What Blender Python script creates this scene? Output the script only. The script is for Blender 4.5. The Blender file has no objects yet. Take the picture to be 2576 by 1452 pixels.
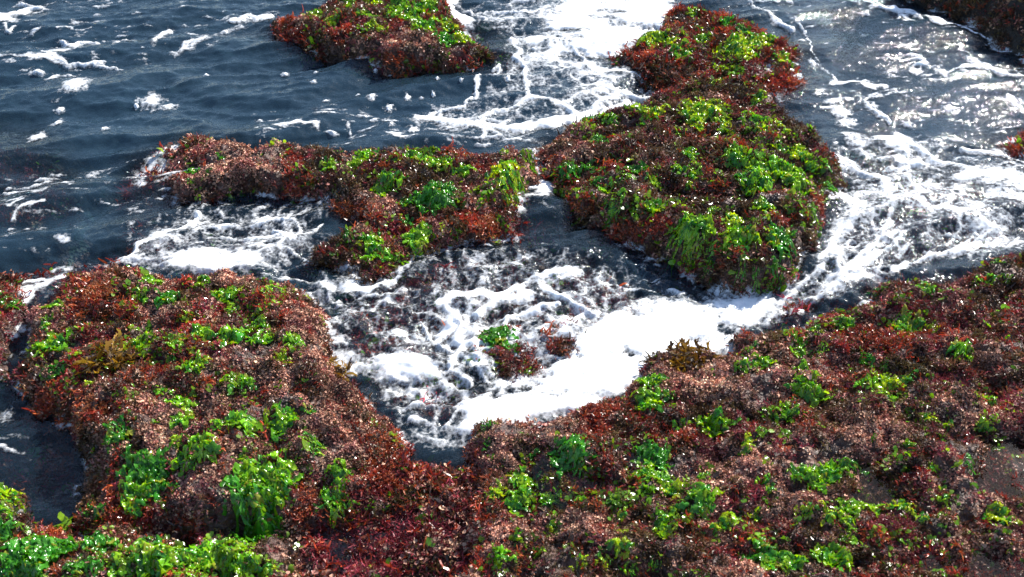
import bpy, math, random
import numpy as np

random.seed(7)
rng = np.random.default_rng(7)
SC = bpy.context.scene
COL = SC.collection

# ------------------------------------------------------------------ camera geometry
F_PX, CU, CV = 2474.0, 1288.0, 726.0            # focal length and centre, in units of a 2576 px wide picture
CAM_H, PITCH = 2.0, math.radians(38.0)
CP, SP = math.cos(PITCH), math.sin(PITCH)

def ray(u, v):
    x = (np.asarray(u, float) - CU) / F_PX
    y = (CV - np.asarray(v, float)) / F_PX
    return x, CP + y * SP, -SP + y * CP

def ground(u, v, z=0.0):
    dx, dy, dz = ray(u, v)
    t = (z - CAM_H) / dz
    return dx * t, dy * t

def project(x, y, z):
    zz = z - CAM_H
    dep = y * CP - zz * SP
    dep = np.maximum(dep, 0.05)
    up = y * SP + zz * CP
    return CU + F_PX * x / dep, CV - F_PX * up / dep

def slant(u, v, z=0.1):
    dx, dy, dz = ray(u, v)
    return (z - CAM_H) / dz

# ------------------------------------------------------------------ noise
def _hash(ix, iy, seed):
    h = (ix.astype(np.int64) * 374761393 + iy.astype(np.int64) * 668265263 + seed * 1442695041) & 0xffffffff
    h = ((h ^ (h >> 13)) * 1274126177) & 0xffffffff
    return (h ^ (h >> 16)) & 0xffffffff

def pn(x, y, seed=0):
    x = np.asarray(x, float); y = np.asarray(y, float)
    ix = np.floor(x); iy = np.floor(y)
    fx = x - ix; fy = y - iy
    def g(ax, ay):
        a = _hash(ix + ax, iy + ay, seed) * (2 * math.pi / 4294967296.0)
        return np.cos(a) * (fx - ax) + np.sin(a) * (fy - ay)
    sx = fx * fx * fx * (fx * (fx * 6 - 15) + 10); sy = fy * fy * fy * (fy * (fy * 6 - 15) + 10)
    a = g(0, 0); b = g(1, 0); c = g(0, 1); d = g(1, 1)
    return ((a + (b - a) * sx) * (1 - sy) + (c + (d - c) * sx) * sy) * 1.5

def fbm(x, y, o=4, seed=0, gain=0.5):
    s = 0; a = 1.0; f = 1.0
    for k in range(o):
        s = s + a * pn(x * f, y * f, seed + k * 17); a *= gain; f *= 2.03
    return s

def voro(x, y, seed=0):
    """distance to the nearest and second nearest point of a jittered grid"""
    ix = np.floor(x); iy = np.floor(y)
    f1 = np.full(x.shape, 9.0); f2 = np.full(x.shape, 9.0)
    for ax in (-1, 0, 1):
        for ay in (-1, 0, 1):
            h = _hash(ix + ax, iy + ay, seed); k = _hash(ix + ax, iy + ay, seed + 5)
            px = ix + ax + h / 4294967296.0; py = iy + ay + k / 4294967296.0
            d = np.hypot(px - x, py - y)
            f2 = np.minimum(f2, np.maximum(f1, d)); f1 = np.minimum(f1, d)
    return f1, f2

def voro_id(x, y, seed=0):
    ix = np.floor(x); iy = np.floor(y)
    f1 = np.full(x.shape, 9.0); idn = np.zeros(x.shape, np.int64)
    for ax in (-1, 0, 1):
        for ay in (-1, 0, 1):
            h = _hash(ix + ax, iy + ay, seed); k = _hash(ix + ax, iy + ay, seed + 5)
            d = np.hypot(ix + ax + h / 4294967296.0 - x, iy + ay + k / 4294967296.0 - y)
            m = d < f1
            f1 = np.where(m, d, f1); idn = np.where(m, h ^ (k * 3), idn)
    return f1, idn

def cushions(x, y):
    """the turf grows in cushions a few centimetres across: distance from the nearest centre, and which cushion"""
    wx = x + .05 * fbm(x * 9, y * 9, 3, 81); wy = y + .05 * fbm(x * 9, y * 9, 3, 82)
    return voro_id(wx * 19, wy * 19, 83)

def sstep(a, b, x):
    t = np.clip((x - a) / (b - a), 0, 1)
    return t * t * (3 - 2 * t)

# ------------------------------------------------------------------ polygons
def sdf(px, py, poly):
    """signed distance to a polygon, positive inside"""
    d2 = np.full(px.shape, 1e9); ins = np.zeros(px.shape, bool)
    n = len(poly)
    for i in range(n):
        x0, y0 = poly[i]; x1, y1 = poly[(i + 1) % n]
        ex, ey = x1 - x0, y1 - y0
        wx, wy = px - x0, py - y0
        t = np.clip((wx * ex + wy * ey) / (ex * ex + ey * ey + 1e-12), 0, 1)
        d2 = np.minimum(d2, (wx - ex * t) ** 2 + (wy - ey * t) ** 2)
        if abs(ey) > 1e-9:
            c = ((y0 <= py) & (y1 > py)) | ((y1 <= py) & (y0 > py))
            ins ^= c & (px < x0 + (py - y0) * ex / ey)
    d = np.sqrt(d2)
    return np.where(ins, d, -d)

def sdline(px, py, pts):
    d2 = np.full(px.shape, 1e9)
    for (x0, y0), (x1, y1) in zip(pts[:-1], pts[1:]):
        ex, ey = x1 - x0, y1 - y0
        wx, wy = px - x0, py - y0
        t = np.clip((wx * ex + wy * ey) / (ex * ex + ey * ey + 1e-12), 0, 1)
        d2 = np.minimum(d2, (wx - ex * t) ** 2 + (wy - ey * t) ** 2)
    return np.sqrt(d2)

# ------------------------------------------------------------------ height grid
GS = 0.0065
X0, Y0, NX, NY = -3.3, 0.75, 1110, 960
gx = X0 + GS * np.arange(NX); gy = Y0 + GS * np.arange(NY)
HM = np.full((NY, NX), -0.6)

def sample(A, x, y):
    fx = np.clip((np.asarray(x) - X0) / GS, 0, NX - 1.001); fy = np.clip((np.asarray(y) - Y0) / GS, 0, NY - 1.001)
    i = fx.astype(int); j = fy.astype(int); a = fx - i; b = fy - j
    return (A[j, i] * (1 - a) + A[j, i + 1] * a) * (1 - b) + (A[j + 1, i] * (1 - a) + A[j + 1, i + 1] * a) * b

# name -> outline in picture units, heights at points, shoulder width, label
ROCKS = {
 'A': dict(poly=[(695,58),(690,78),(715,98),(760,118),(800,128),(860,146),(930,163),(1000,172),(1060,168),(1120,173),(1185,163),(1222,142),(1212,112),(1172,88),(1140,62),(1122,30),(1116,-20),(1080,-60),(900,-60),(845,-20),(828,6),(770,36),(720,46)],
           H=[(720,70,.05),(800,80,.11),(950,60,.14),(1000,110,.13),(1100,100,.12),(1190,130,.07),(1000,0,.15)], w=.045,
           label='far rock with a dark front cliff, green tufts and brown turf, white foam at right', phrase='far rock'),
 'B': dict(poly=[(1680,25),(1740,16),(1800,26),(1870,52),(1930,88),(1990,112),(2018,150),(2006,172),(2012,215),(2022,245),(1985,280),(1955,292),(1880,280),(1780,262),(1690,255),(1668,225),(1645,207),(1600,182),(1560,170),(1533,150),(1560,124),(1620,102),(1668,80),(1682,50)],
           H=[(1720,40,.05),(1850,90,.10),(1570,140,.04),(1700,140,.09),(1950,150,.08),(1980,240,.07),(1850,220,.10)], w=.05,
           label='rock fringed with orange-red seaweed along its right side, behind the central rock', phrase='red-fringed rock'),
 'C': dict(poly=[(1640,232),(1590,254),(1540,274),(1480,298),(1440,318),(1385,345),(1345,372),(1350,395),(1400,402),(1378,432),(1386,470),(1430,508),(1480,548),(1530,590),(1590,615),(1650,640),(1700,672),(1760,700),(1815,728),(1870,745),(1925,752),(1965,738),(2010,692),(2045,642),(2070,600),(2095,540),(2132,480),(2114,440),(2084,390),(2054,360),(2034,330),(1994,300),(1965,278),(1920,238),(1850,204),(1750,204)],
           H=[(1700,260,.12),(1850,250,.12),(1500,380,.09),(1420,450,.05),(1470,320,.06),(1370,375,.03),(1650,400,.15),(1900,350,.17),(1600,500,.13),(1750,530,.18),(1900,600,.17),(2000,500,.18),(1900,680,.13),(2080,440,.12),(1560,560,.08)], w=.05,
           label='large central rock covered in brown turf and many bright green sea lettuce clumps', phrase='central rock'),
 'D': dict(poly=[(470,345),(520,336),(570,344),(650,364),(740,358),(840,370),(940,363),(1040,360),(1130,368),(1200,384),(1300,374),(1348,385),(1352,420),(1342,470),(1302,522),(1285,560),(1292,592),(1250,610),(1180,612),(1100,625),(1050,645),(1005,665),(980,692),(930,698),(860,680),(800,668),(786,645),(830,620),(870,600),(925,572),(895,548),(838,540),(828,505),(780,495),(720,482),(640,476),(560,484),(500,492),(440,490),(425,460),(440,410),(462,375)],
           H=[(470,430,.022),(520,370,.085),(620,410,.11),(800,420,.10),(1000,420,.12),(1250,440,.13),(1200,560,.06),(950,660,.035),(900,530,.04),(850,645,.035),(1050,590,.04),(1000,500,.08)], w=.05,
           label='long low middle ridge of pink and brown turf, left of the central rock', phrase='middle ridge'),
 'E': dict(poly=[(160,690),(250,668),(330,662),(400,672),(470,677),(560,672),(640,682),(700,688),(755,720),(795,755),(828,800),(824,850),(836,910),(875,960),(925,988),(965,1060),(1005,1110),(1055,1170),(1068,1230),(1000,1268),(900,1300),(800,1330),(720,1330),(640,1345),(560,1350),(450,1345),(380,1340),(300,1340),(225,1320),(222,1200),(208,1120),(165,1070),(88,1000),(40,955),(56,900),(86,860),(58,800),(100,768),(150,738)],
           H=[(250,720,.11),(600,720,.10),(450,850,.17),(700,850,.16),(300,1000,.18),(550,1050,.20),(750,1080,.19),(870,1120,.13),(1000,1170,.05),(70,900,.06),(120,800,.09),(550,1220,.13),(330,1150,.10),(900,1250,.035),(1040,1200,.018),(985,1240,.02),(850,1290,.015),(760,1320,.02),(1000,1120,.06),(1050,1170,.015),(330,1280,.05),(650,1250,.13),(800,1300,.03)], w=.06,
           label='big lower left rock with pink crust, a golden kelp tuft and green clumps', phrase='lower left rock'),
 'G': dict(poly=[(-260,1150),(-60,1185),(25,1215),(55,1275),(130,1300),(190,1345),(250,1320),(330,1290),(400,1330),(470,1350),(560,1305),(640,1350),(690,1340),(735,1380),(740,1450),(700,1560),(690,1700),(300,1800),(-300,1800),(-500,1500)],
           H=[(0,1300,.09),(200,1400,.10),(500,1400,.09),(700,1380,.05),(300,1600,.08)], w=.06,
           label='foreground corner shelf at lower left almost wholly covered in glossy green sea lettuce', phrase='corner shelf'),
 'F': dict(poly=[(1222,1056),(1290,1036),(1400,1026),(1490,1006),(1545,980),(1618,932),(1630,900),(1700,880),(1800,874),(1866,862),(1852,838),(1880,815),(1950,812),(2020,796),(2080,766),(2150,736),(2200,706),(2300,686),(2400,666),(2500,648),(2576,636),(2760,610),(3300,640),(3300,1800),(1160,1800),(1150,1500),(1200,1390),(1186,1300),(1208,1200),(1190,1130)],
           H=[(1280,1080,.06),(1230,1250,.06),(1500,1050,.11),(1700,1150,.14),(2000,950,.15),(2000,1250,.17),(2400,1100,.20),(2400,760,.14),(1950,850,.10),(1220,1420,.05),(1680,920,.08),(2000,1450,.2),(1500,1300,.13),(2900,1000,.25)], w=.06,
           label='broad lower right shelf of brown and pinkish turf dotted with green clumps and small pools', phrase='right shelf'),
 'H': dict(poly=[(-300,700),(-100,690),(0,678),(45,700),(92,722),(102,745),(62,790),(64,830),(34,885),(0,935),(-100,940),(-300,900)],
           H=[(0,760,.07),(30,830,.05),(-100,800,.09)], w=.05,
           label='small rock cut by the left edge, covered in dark red seaweed', phrase='left-edge rock'),
 'I': dict(poly=[(2496,408),(2514,370),(2562,338),(2700,330),(2760,400),(2640,440),(2560,432)],
           H=[(2540,392,.06),(2660,380,.10)], w=.05,
           label='small red-tufted rock cut by the right edge amid white foam', phrase='right-edge rock'),
 'K': dict(poly=[(1195,850),(1235,818),(1300,826),(1335,868),(1332,922),(1292,962),(1240,955),(1200,905)],
           H=[(1260,860,.026),(1290,900,.006),(1230,920,.004)], w=.06,
           label='small wave-washed rock in the middle of the foaming pool topped by a green clump', phrase='pool rock'),
 'L': dict(poly=[(1370,840),(1390,815),(1430,812),(1450,850),(1425,885),(1385,875)],
           H=[(1410,850,.010)], w=.05,
           label='little reddish rock barely breaking the white pool foam, right of the green topped rock', phrase='pool pebble'),
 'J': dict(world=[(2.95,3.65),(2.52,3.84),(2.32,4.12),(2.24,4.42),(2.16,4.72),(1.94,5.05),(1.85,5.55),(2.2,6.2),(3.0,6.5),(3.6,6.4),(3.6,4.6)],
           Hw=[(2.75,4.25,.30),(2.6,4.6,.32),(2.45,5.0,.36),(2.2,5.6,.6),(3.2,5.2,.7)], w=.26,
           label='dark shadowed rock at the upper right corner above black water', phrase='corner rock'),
}
POOLS = [  # outlines of still pools on the right shelf, and how deep the basin is
 dict(poly=[(1400,1100),(1450,1112),(1510,1130),(1560,1150),(1570,1190),(1500,1205),(1440,1195),(1400,1165),(1385,1125)], d=.02),
 dict(poly=[(1600,1128),(1660,1108),(1740,1115),(1785,1145),(1760,1175),(1690,1190),(1620,1170)], d=.018),
 dict(poly=[(2090,1250),(2130,1215),(2180,1170),(2240,1165),(2290,1200),(2320,1240),(2280,1265),(2180,1272),(2120,1275)], d=.024),
 dict(poly=[(2430,1130),(2480,1095),(2560,1075),(2680,1100),(2680,1260),(2576,1255),(2500,1240),(2440,1190)], d=.024),
 dict(poly=[(1600,1405),(1640,1380),(1700,1385),(1720,1420),(1700,1470),(1620,1480),(1590,1445)], d=.018),
 dict(poly=[(2380,1390),(2440,1350),(2530,1345),(2640,1360),(2660,1480),(2500,1520),(2390,1460)], d=.022),
]

def idw(x, y, pts):
    s = 0; w = 0
    for (px, py, h) in pts:
        k = 1.0 / ((x - px) ** 2 + (y - py) ** 2 + 0.004) ** 1.3
        s = s + k * h; w = w + k
    return s / w

pool_defs = []
def build_heights():
    for k, R in ROCKS.items():
        if 'world' in R:
            poly = R['world']; pts = R['Hw']
        else:
            P = R['poly']; pts = []
            for (u, v, h) in R['H']:
                a, b = ground(u, v, h); pts.append((float(a), float(b), h))
            n = len(P); poly = []
            cu = sum(p[0] for p in P) / n; area = sum(P[i][0] * P[(i + 1) % n][1] - P[(i + 1) % n][0] * P[i][1] for i in range(n))
            for i in range(n):
                (u0, v0), (u1, v1), (u2, v2) = P[i - 1], P[i], P[(i + 1) % n]
                tx, ty = u2 - u0, v2 - v0
                L = math.hypot(tx, ty) + 1e-6
                ny = (-tx / L) if area > 0 else (tx / L)       # outward normal, picture y grows downward
                up = max(0.0, -ny)
                a, b = ground(u1, v1, 0.08)
                hz = float(idw(a, b, pts)) * 0.75 * up
                a, b = ground(u1, v1, hz); poly.append((float(a), float(b)))
        R['pw'] = poly; R['pts'] = pts
        xs = [p[0] for p in poly]; ys = [p[1] for p in poly]
        m = 0.3
        i0 = max(0, int((min(xs) - m - X0) / GS)); i1 = min(NX, int((max(xs) + m - X0) / GS) + 2)
        j0 = max(0, int((min(ys) - m - Y0) / GS)); j1 = min(NY, int((max(ys) + m - Y0) / GS) + 2)
        X, Y = np.meshgrid(gx[i0:i1], gy[j0:j1])
        sd = ord(k)
        d = sdf(X, Y, poly)
        d = d + 0.030 * fbm(X * 7, Y * 7, 3, sd) + 0.016 * fbm(X * 24, Y * 24, 3, sd + 3)
        w = R['w'] * 1.25 * (1 + 0.85 * pn(X * 4, Y * 4, sd + 9))
        H = idw(X, Y, pts)
        t = np.clip(d / w, 0, 1)
        big = 1.0 if k != 'J' else 2.5
        cu, cid = cushions(X, Y)
        lump = 0.030 * big * fbm(X * 6, Y * 6, 5, sd + 20, .6) - .022 * np.abs(pn(X * 7, Y * 9, sd + 26)) + 0.007 * fbm(X * 26, Y * 26, 3, sd + 30) \
            + (.015 * (.60 - cu) + .022 * ((cid % 1000) / 1000.0 - .5) * np.clip(1.3 - 1.6 * cu, 0, 1)) * sstep(-.5, .5, pn(X * 4, Y * 4, sd + 50) + .25)
        pit = 0.035 * np.clip(pn(X * 11, Y * 11, sd + 44) - 0.35, 0, 1)
        h = .80 * H * (1 - (1 - t) ** 2.0) + (lump * min(1.0, pts[0][2] * 0 + 0.6 + float(np.mean([p[2] for p in pts])) * 4) - pit) * np.clip(d / w * 0.8, 0, 1)
        h = np.where(d < 0, -0.5 * (1 - np.exp(d / 0.15)) + .4 * lump * np.clip(-d / .03, 0, 1), h)
        if k == 'F':
            for q in POOLS:
                pw = [tuple(float(c) for c in ground(u, v, 0.16)) for (u, v) in q['poly']]
                cx = sum(p[0] for p in pw) / len(pw); cy = sum(p[1] for p in pw) / len(pw)
                lev = float(np.median(h[sdf(X, Y, pw) > 0])) - 0.004
                dd = sdf(X, Y, pw) + 0.02 * fbm(X * 14, Y * 14, 2, 5)
                b = sstep(-0.03, 0.05, dd)
                h = h * (1 - b) + (lev - q['d'] + 0.3 * lump) * b
                pool_defs.append((pw, lev))
        R['box'] = (i0, i1, j0, j1); R['h'] = h
        HM[j0:j1, i0:i1] = np.maximum(HM[j0:j1, i0:i1], h)

build_heights()
ROCKTOP = HM.copy()

# seabed: depth is set by shallow areas given in picture units (outline, depth, softness)
SHALLOWS = [
 ([(830,620),(1100,640),(1330,600),(1500,640),(1650,760),(1500,980),(1150,1060),(950,1000),(850,850)], -.055),
 ([(640,1230),(900,1250),(1050,1150),(1230,1150),(1300,1500),(1300,1700),(600,1700)], -.010),
 ([(40,960),(200,1080),(230,1300),(60,1290),(-200,1160),(-100,950)], -.10),
 ([(2130,360),(2400,440),(2700,470),(2700,640),(2200,710),(2000,790),(2090,560)], -.07),
 ([(1960,780),(2150,700),(2250,690),(2050,800),(1900,850)], -.0),
 ([(300,480),(420,420),(460,480),(640,480),(820,520),(800,660),(300,660)], -.12),
 ([(-60,300),(120,330),(200,480),(60,560),(-100,500)], -.12),
 ([(320,400),(470,345),(460,480),(340,480)], -.03),
 ([(100,660),(330,640),(300,700),(150,740),(0,690)], -.05),
 ([(1300,480),(1390,480),(1700,650),(1500,640),(1300,600)], -.13),
 ([(2020,120),(2250,170),(2300,350),(2090,330),(2010,250)], -.30),
 ([(1130,40),(1260,70),(1330,170),(1220,170),(1150,80)], -.09),
]
def seabed_h(X, Y):
    s = -0.38 + 0.07 * fbm(X * 2.1, Y * 2.1, 3, 90)
    for (P, dz) in SHALLOWS:
        pw = [tuple(float(c) for c in ground(u, v, 0.0)) for (u, v) in P]
        b = sstep(-0.14, 0.06, sdf(X, Y, pw))
        s = s * (1 - b) + dz * b
    return s + 0.022 * fbm(X * 6, Y * 6, 3, 91) + 0.012 * fbm(X * 22, Y * 22, 3, 92)

GXX, GYY = np.meshgrid(gx, gy)
SEABED = seabed_h(GXX, GYY)
HM = np.maximum(HM, SEABED)

def water_level(x, y):
    u, v = project(np.asarray(x), np.asarray(y), 0.0)
    t = ((u - 1900) * 0.73 + (830 - v) * 0.68) / 250
    lev = 0.055 * sstep(0, 1, t) * sstep(1650, 1950, u) * sstep(-500, -100, v)
    s = sstep(1980, 2300, u) * sstep(560, 760, v)          # keeps water off the shelf
    return lev * (1 - 0.3 * s)

def hit(u, v, A=None, lift=0.0):
    """where the line of sight through a picture point meets the rocks or the seabed"""
    A = HM if A is None else A
    dx, dy, dz = ray(u, v)
    t = (0.7 - CAM_H) / dz
    for _ in range(900):
        x, y, z = dx * t, dy * t, CAM_H + dz * t
        if z <= float(sample(A, x, y)) + lift:
            break
        t += 0.006
    return np.array([x, y, z])

# ------------------------------------------------------------------ meshes
def mesh_from(name, V, F, mat, smooth=True, attrs=None, parent=None, link=True):
    """V (n,3) array, F (m,3) or (m,4) int array"""
    me = bpy.data.meshes.new(name)
    V = np.ascontiguousarray(V, np.float32); F = np.ascontiguousarray(F, np.int32)
    k = F.shape[1]
    me.vertices.add(len(V)); me.vertices.foreach_set('co', V.ravel())
    me.loops.add(F.size); me.loops.foreach_set('vertex_index', F.ravel())
    me.polygons.add(len(F))
    me.polygons.foreach_set('loop_start', np.arange(0, F.size, k, dtype=np.int32))
    me.polygons.foreach_set('loop_total', np.full(len(F), k, np.int32))
    me.update(calc_edges=True)
    me.polygons.foreach_set('use_smooth', np.full(len(F), smooth, bool))
    for an, arr in (attrs or {}).items():
        arr = np.ascontiguousarray(arr, np.float32)
        if arr.ndim == 1:
            a = me.attributes.new(an, 'FLOAT', 'POINT'); a.data.foreach_set('value', arr)
        else:
            a = me.attributes.new(an, 'FLOAT_COLOR', 'POINT')
            if arr.shape[1] == 3:
                arr = np.hstack([arr, np.ones((len(arr), 1), np.float32)])
            a.data.foreach_set('color', np.ascontiguousarray(arr, np.float32).ravel())
    me.materials.append(mat)
    if not link:
        return me
    o = bpy.data.objects.new(name, me); COL.objects.link(o)
    if parent is not None: o.parent = parent
    return o

def grid_faces(ny, nx):
    a = np.arange(ny * nx).reshape(ny, nx)
    return np.stack([a[:-1, :-1].ravel(), a[:-1, 1:].ravel(), a[1:, 1:].ravel(), a[1:, :-1].ravel()], 1)

def compact(V, F, attrs=None):
    used = np.unique(F); m = np.full(len(V), -1, np.int64); m[used] = np.arange(len(used))
    return V[used], m[F], {k: a[used] for k, a in (attrs or {}).items()}

def tag(o, label=None, cat=None, group=None, kind=None):
    if label: o['label'] = label
    if cat: o['category'] = cat
    if group: o['group'] = group
    if kind: o['kind'] = kind
    return o

# ------------------------------------------------------------------ materials
def newmat(name):
    m = bpy.data.materials.new(name); m.use_nodes = True
    nt = m.node_tree; nt.nodes.clear()
    out = nt.nodes.new('ShaderNodeOutputMaterial')
    def N(t, **kw):
        n = nt.nodes.new(t)
        for k, v in kw.items():
            if k in n.inputs: n.inputs[k].default_value = v
            else: setattr(n, k, v)
        return n
    def Lk(a, b): nt.links.new(a, b)
    return m, N, Lk, out

def mat_tinted(name, rough=0.35, spec=0.5, trans=0.0, coat=0.0, tcol=(1, 1, 1), bump=0.0, bscale=200):
    """colour from the mesh's own 'tint' attribute, with a fine procedural mottling"""
    m, N, L, out = newmat(name)
    at = N('ShaderNodeAttribute', attribute_name='tint')
    tc = N('ShaderNodeNewGeometry')
    nz = N('ShaderNodeTexNoise'); nz.inputs['Scale'].default_value = 90; nz.inputs['Detail'].default_value = 3
    L(tc.outputs['Position'], nz.inputs['Vector'])
    mr = N('ShaderNodeMapRange'); mr.inputs['To Min'].default_value = 0.65; mr.inputs['To Max'].default_value = 1.35
    L(nz.outputs['Fac'], mr.inputs['Value'])
    mx = N('ShaderNodeMix', data_type='RGBA', blend_type='MULTIPLY'); mx.inputs['Factor'].default_value = 1
    L(at.outputs['Color'], mx.inputs['A']); L(mr.outputs['Result'], mx.inputs['B'])
    p = N('ShaderNodeBsdfPrincipled'); p.inputs['Roughness'].default_value = rough
    p.inputs['Specular IOR Level'].default_value = spec
    p.inputs['Coat Weight'].default_value = coat; p.inputs['Coat Roughness'].default_value = 0.11
    L(mx.outputs['Result'], p.inputs['Base Color'])
    if bump:
        n2 = N('ShaderNodeTexNoise'); n2.inputs['Scale'].default_value = bscale; n2.inputs['Detail'].default_value = 3
        L(tc.outputs['Position'], n2.inputs['Vector'])
        b = N('ShaderNodeBump'); b.inputs['Strength'].default_value = bump; b.inputs['Distance'].default_value = 0.004
        L(n2.outputs['Fac'], b.inputs['Height']); L(b.outputs['Normal'], p.inputs['Normal'])
    sh = p.outputs[0]
    if trans > 0:
        t = N('ShaderNodeBsdfTranslucent')
        m2 = N('ShaderNodeMix', data_type='RGBA', blend_type='MULTIPLY'); m2.inputs['Factor'].default_value = 1
        L(mx.outputs['Result'], m2.inputs['A']); m2.inputs['B'].default_value = (*tcol, 1)
        L(m2.outputs['Result'], t.inputs['Color'])
        a = N('ShaderNodeMixShader'); a.inputs[0].default_value = trans
        L(p.outputs[0], a.inputs[1]); L(t.outputs[0], a.inputs[2]); sh = a.outputs[0]
    L(sh, out.inputs['Surface'])
    return m

def mat_rock(name, stops, rough=0.45, s1=14.0):
    m, N, L, out = newmat(name)
    g = N('ShaderNodeNewGeometry')
    n1 = N('ShaderNodeTexNoise'); n1.inputs['Scale'].default_value = s1; n1.inputs['Detail'].default_value = 8; n1.inputs['Roughness'].default_value = 0.65
    n1.inputs['Distortion'].default_value = 0.8
    L(g.outputs['Position'], n1.inputs['Vector'])
    cr = N('ShaderNodeValToRGB'); e = cr.color_ramp.elements
    e[0].position, e[0].color = stops[0][0], (*stops[0][1], 1); e[1].position, e[1].color = stops[-1][0], (*stops[-1][1], 1)
    for p_, c_ in stops[1:-1]:
        q = e.new(p_); q.color = (*c_, 1)
    L(n1.outputs['Fac'], cr.inputs['Fac'])
    n2 = N('ShaderNodeTexNoise'); n2.inputs['Scale'].default_value = 130; n2.inputs['Detail'].default_value = 5
    v = N('ShaderNodeTexVoronoi'); v.inputs['Scale'].default_value = 75
    L(g.outputs['Position'], n2.inputs['Vector']); L(g.outputs['Position'], v.inputs['Vector'])
    ad = N('ShaderNodeMath', operation='ADD'); L(n2.outputs['Fac'], ad.inputs[0]); L(v.outputs['Distance'], ad.inputs[1])
    b = N('ShaderNodeBump'); b.inputs['Strength'].default_value = 0.9; b.inputs['Distance'].default_value = 0.012
    L(ad.outputs[0], b.inputs['Height'])
    p = N('ShaderNodeBsdfPrincipled'); p.inputs['Roughness'].default_value = rough
    L(cr.outputs['Color'], p.inputs['Base Color']); L(b.outputs['Normal'], p.inputs['Normal'])
    L(p.outputs[0], out.inputs['Surface'])
    return m

def mat_water(name, bump1=0.22, glossy_rough=0.035, k=(4.0, 2.6, 2.3), scat=(0.030, 0.067, 0.106), fine=70.0, ior=1.34):
    m, N, L, out = newmat(name)
    g = N('ShaderNodeNewGeometry')
    mp = N('ShaderNodeMapping'); mp.inputs['Scale'].default_value = (1, 1.7, 1); mp.inputs['Rotation'].default_value = (0, 0, -0.2)
    L(g.outputs['Position'], mp.inputs['Vector'])
    n1 = N('ShaderNodeTexNoise'); n1.inputs['Scale'].default_value = fine * 0.38; n1.inputs['Detail'].default_value = 3; n1.inputs['Roughness'].default_value = 0.55
    n1.inputs['Distortion'].default_value = 1.4
    n2 = N('ShaderNodeTexNoise'); n2.inputs['Scale'].default_value = fine * 1.7; n2.inputs['Detail'].default_value = 2
    L(mp.outputs['Vector'], n1.inputs['Vector']); L(mp.outputs['Vector'], n2.inputs['Vector'])
    b1 = N('ShaderNodeBump'); b1.inputs['Strength'].default_value = bump1; b1.inputs['Distance'].default_value = 0.02
    L(n1.outputs['Fac'], b1.inputs['Height'])
    b2 = N('ShaderNodeBump'); b2.inputs['Strength'].default_value = bump1 * 0.3; b2.inputs['Distance'].default_value = 0.005
    L(n2.outputs['Fac'], b2.inputs['Height']); L(b1.outputs['Normal'], b2.inputs['Normal'])
    at = N('ShaderNodeAttribute', attribute_name='depth')
    cmb = N('ShaderNodeCombineXYZ')
    for i in range(3):
        mu = N('ShaderNodeMath', operation='MULTIPLY'); mu.inputs[1].default_value = -k[i]
        ex = N('ShaderNodeMath', operation='EXPONENT')
        L(at.outputs['Fac'], mu.inputs[0]); L(mu.outputs[0], ex.inputs[0]); L(ex.outputs[0], cmb.inputs[i])
    tr = N('ShaderNodeBsdfTransparent'); L(cmb.outputs[0], tr.inputs['Color'])
    inv = N('ShaderNodeMath', operation='MULTIPLY'); inv.inputs[1].default_value = -1.7
    ex2 = N('ShaderNodeMath', operation='EXPONENT'); L(at.outputs['Fac'], inv.inputs[0]); L(inv.outputs[0], ex2.inputs[0])
    df = N('ShaderNodeBsdfDiffuse'); df.inputs['Color'].default_value = (*scat, 1)
    m1 = N('ShaderNodeMixShader'); L(ex2.outputs[0], m1.inputs[0]); L(df.outputs[0], m1.inputs[1]); L(tr.outputs[0], m1.inputs[2])
    fr = N('ShaderNodeFresnel'); fr.inputs['IOR'].default_value = ior; L(b2.outputs['Normal'], fr.inputs['Normal'])
    gl = N('ShaderNodeBsdfGlossy'); gl.inputs['Roughness'].default_value = glossy_rough; L(b2.outputs['Normal'], gl.inputs['Normal'])
    m2 = N('ShaderNodeMixShader'); L(fr.outputs[0], m2.inputs[0]); L(m1.outputs[0], m2.inputs[1]); L(gl.outputs[0], m2.inputs[2])
    L(m2.outputs[0], out.inputs['Surface'])
    return m

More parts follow.
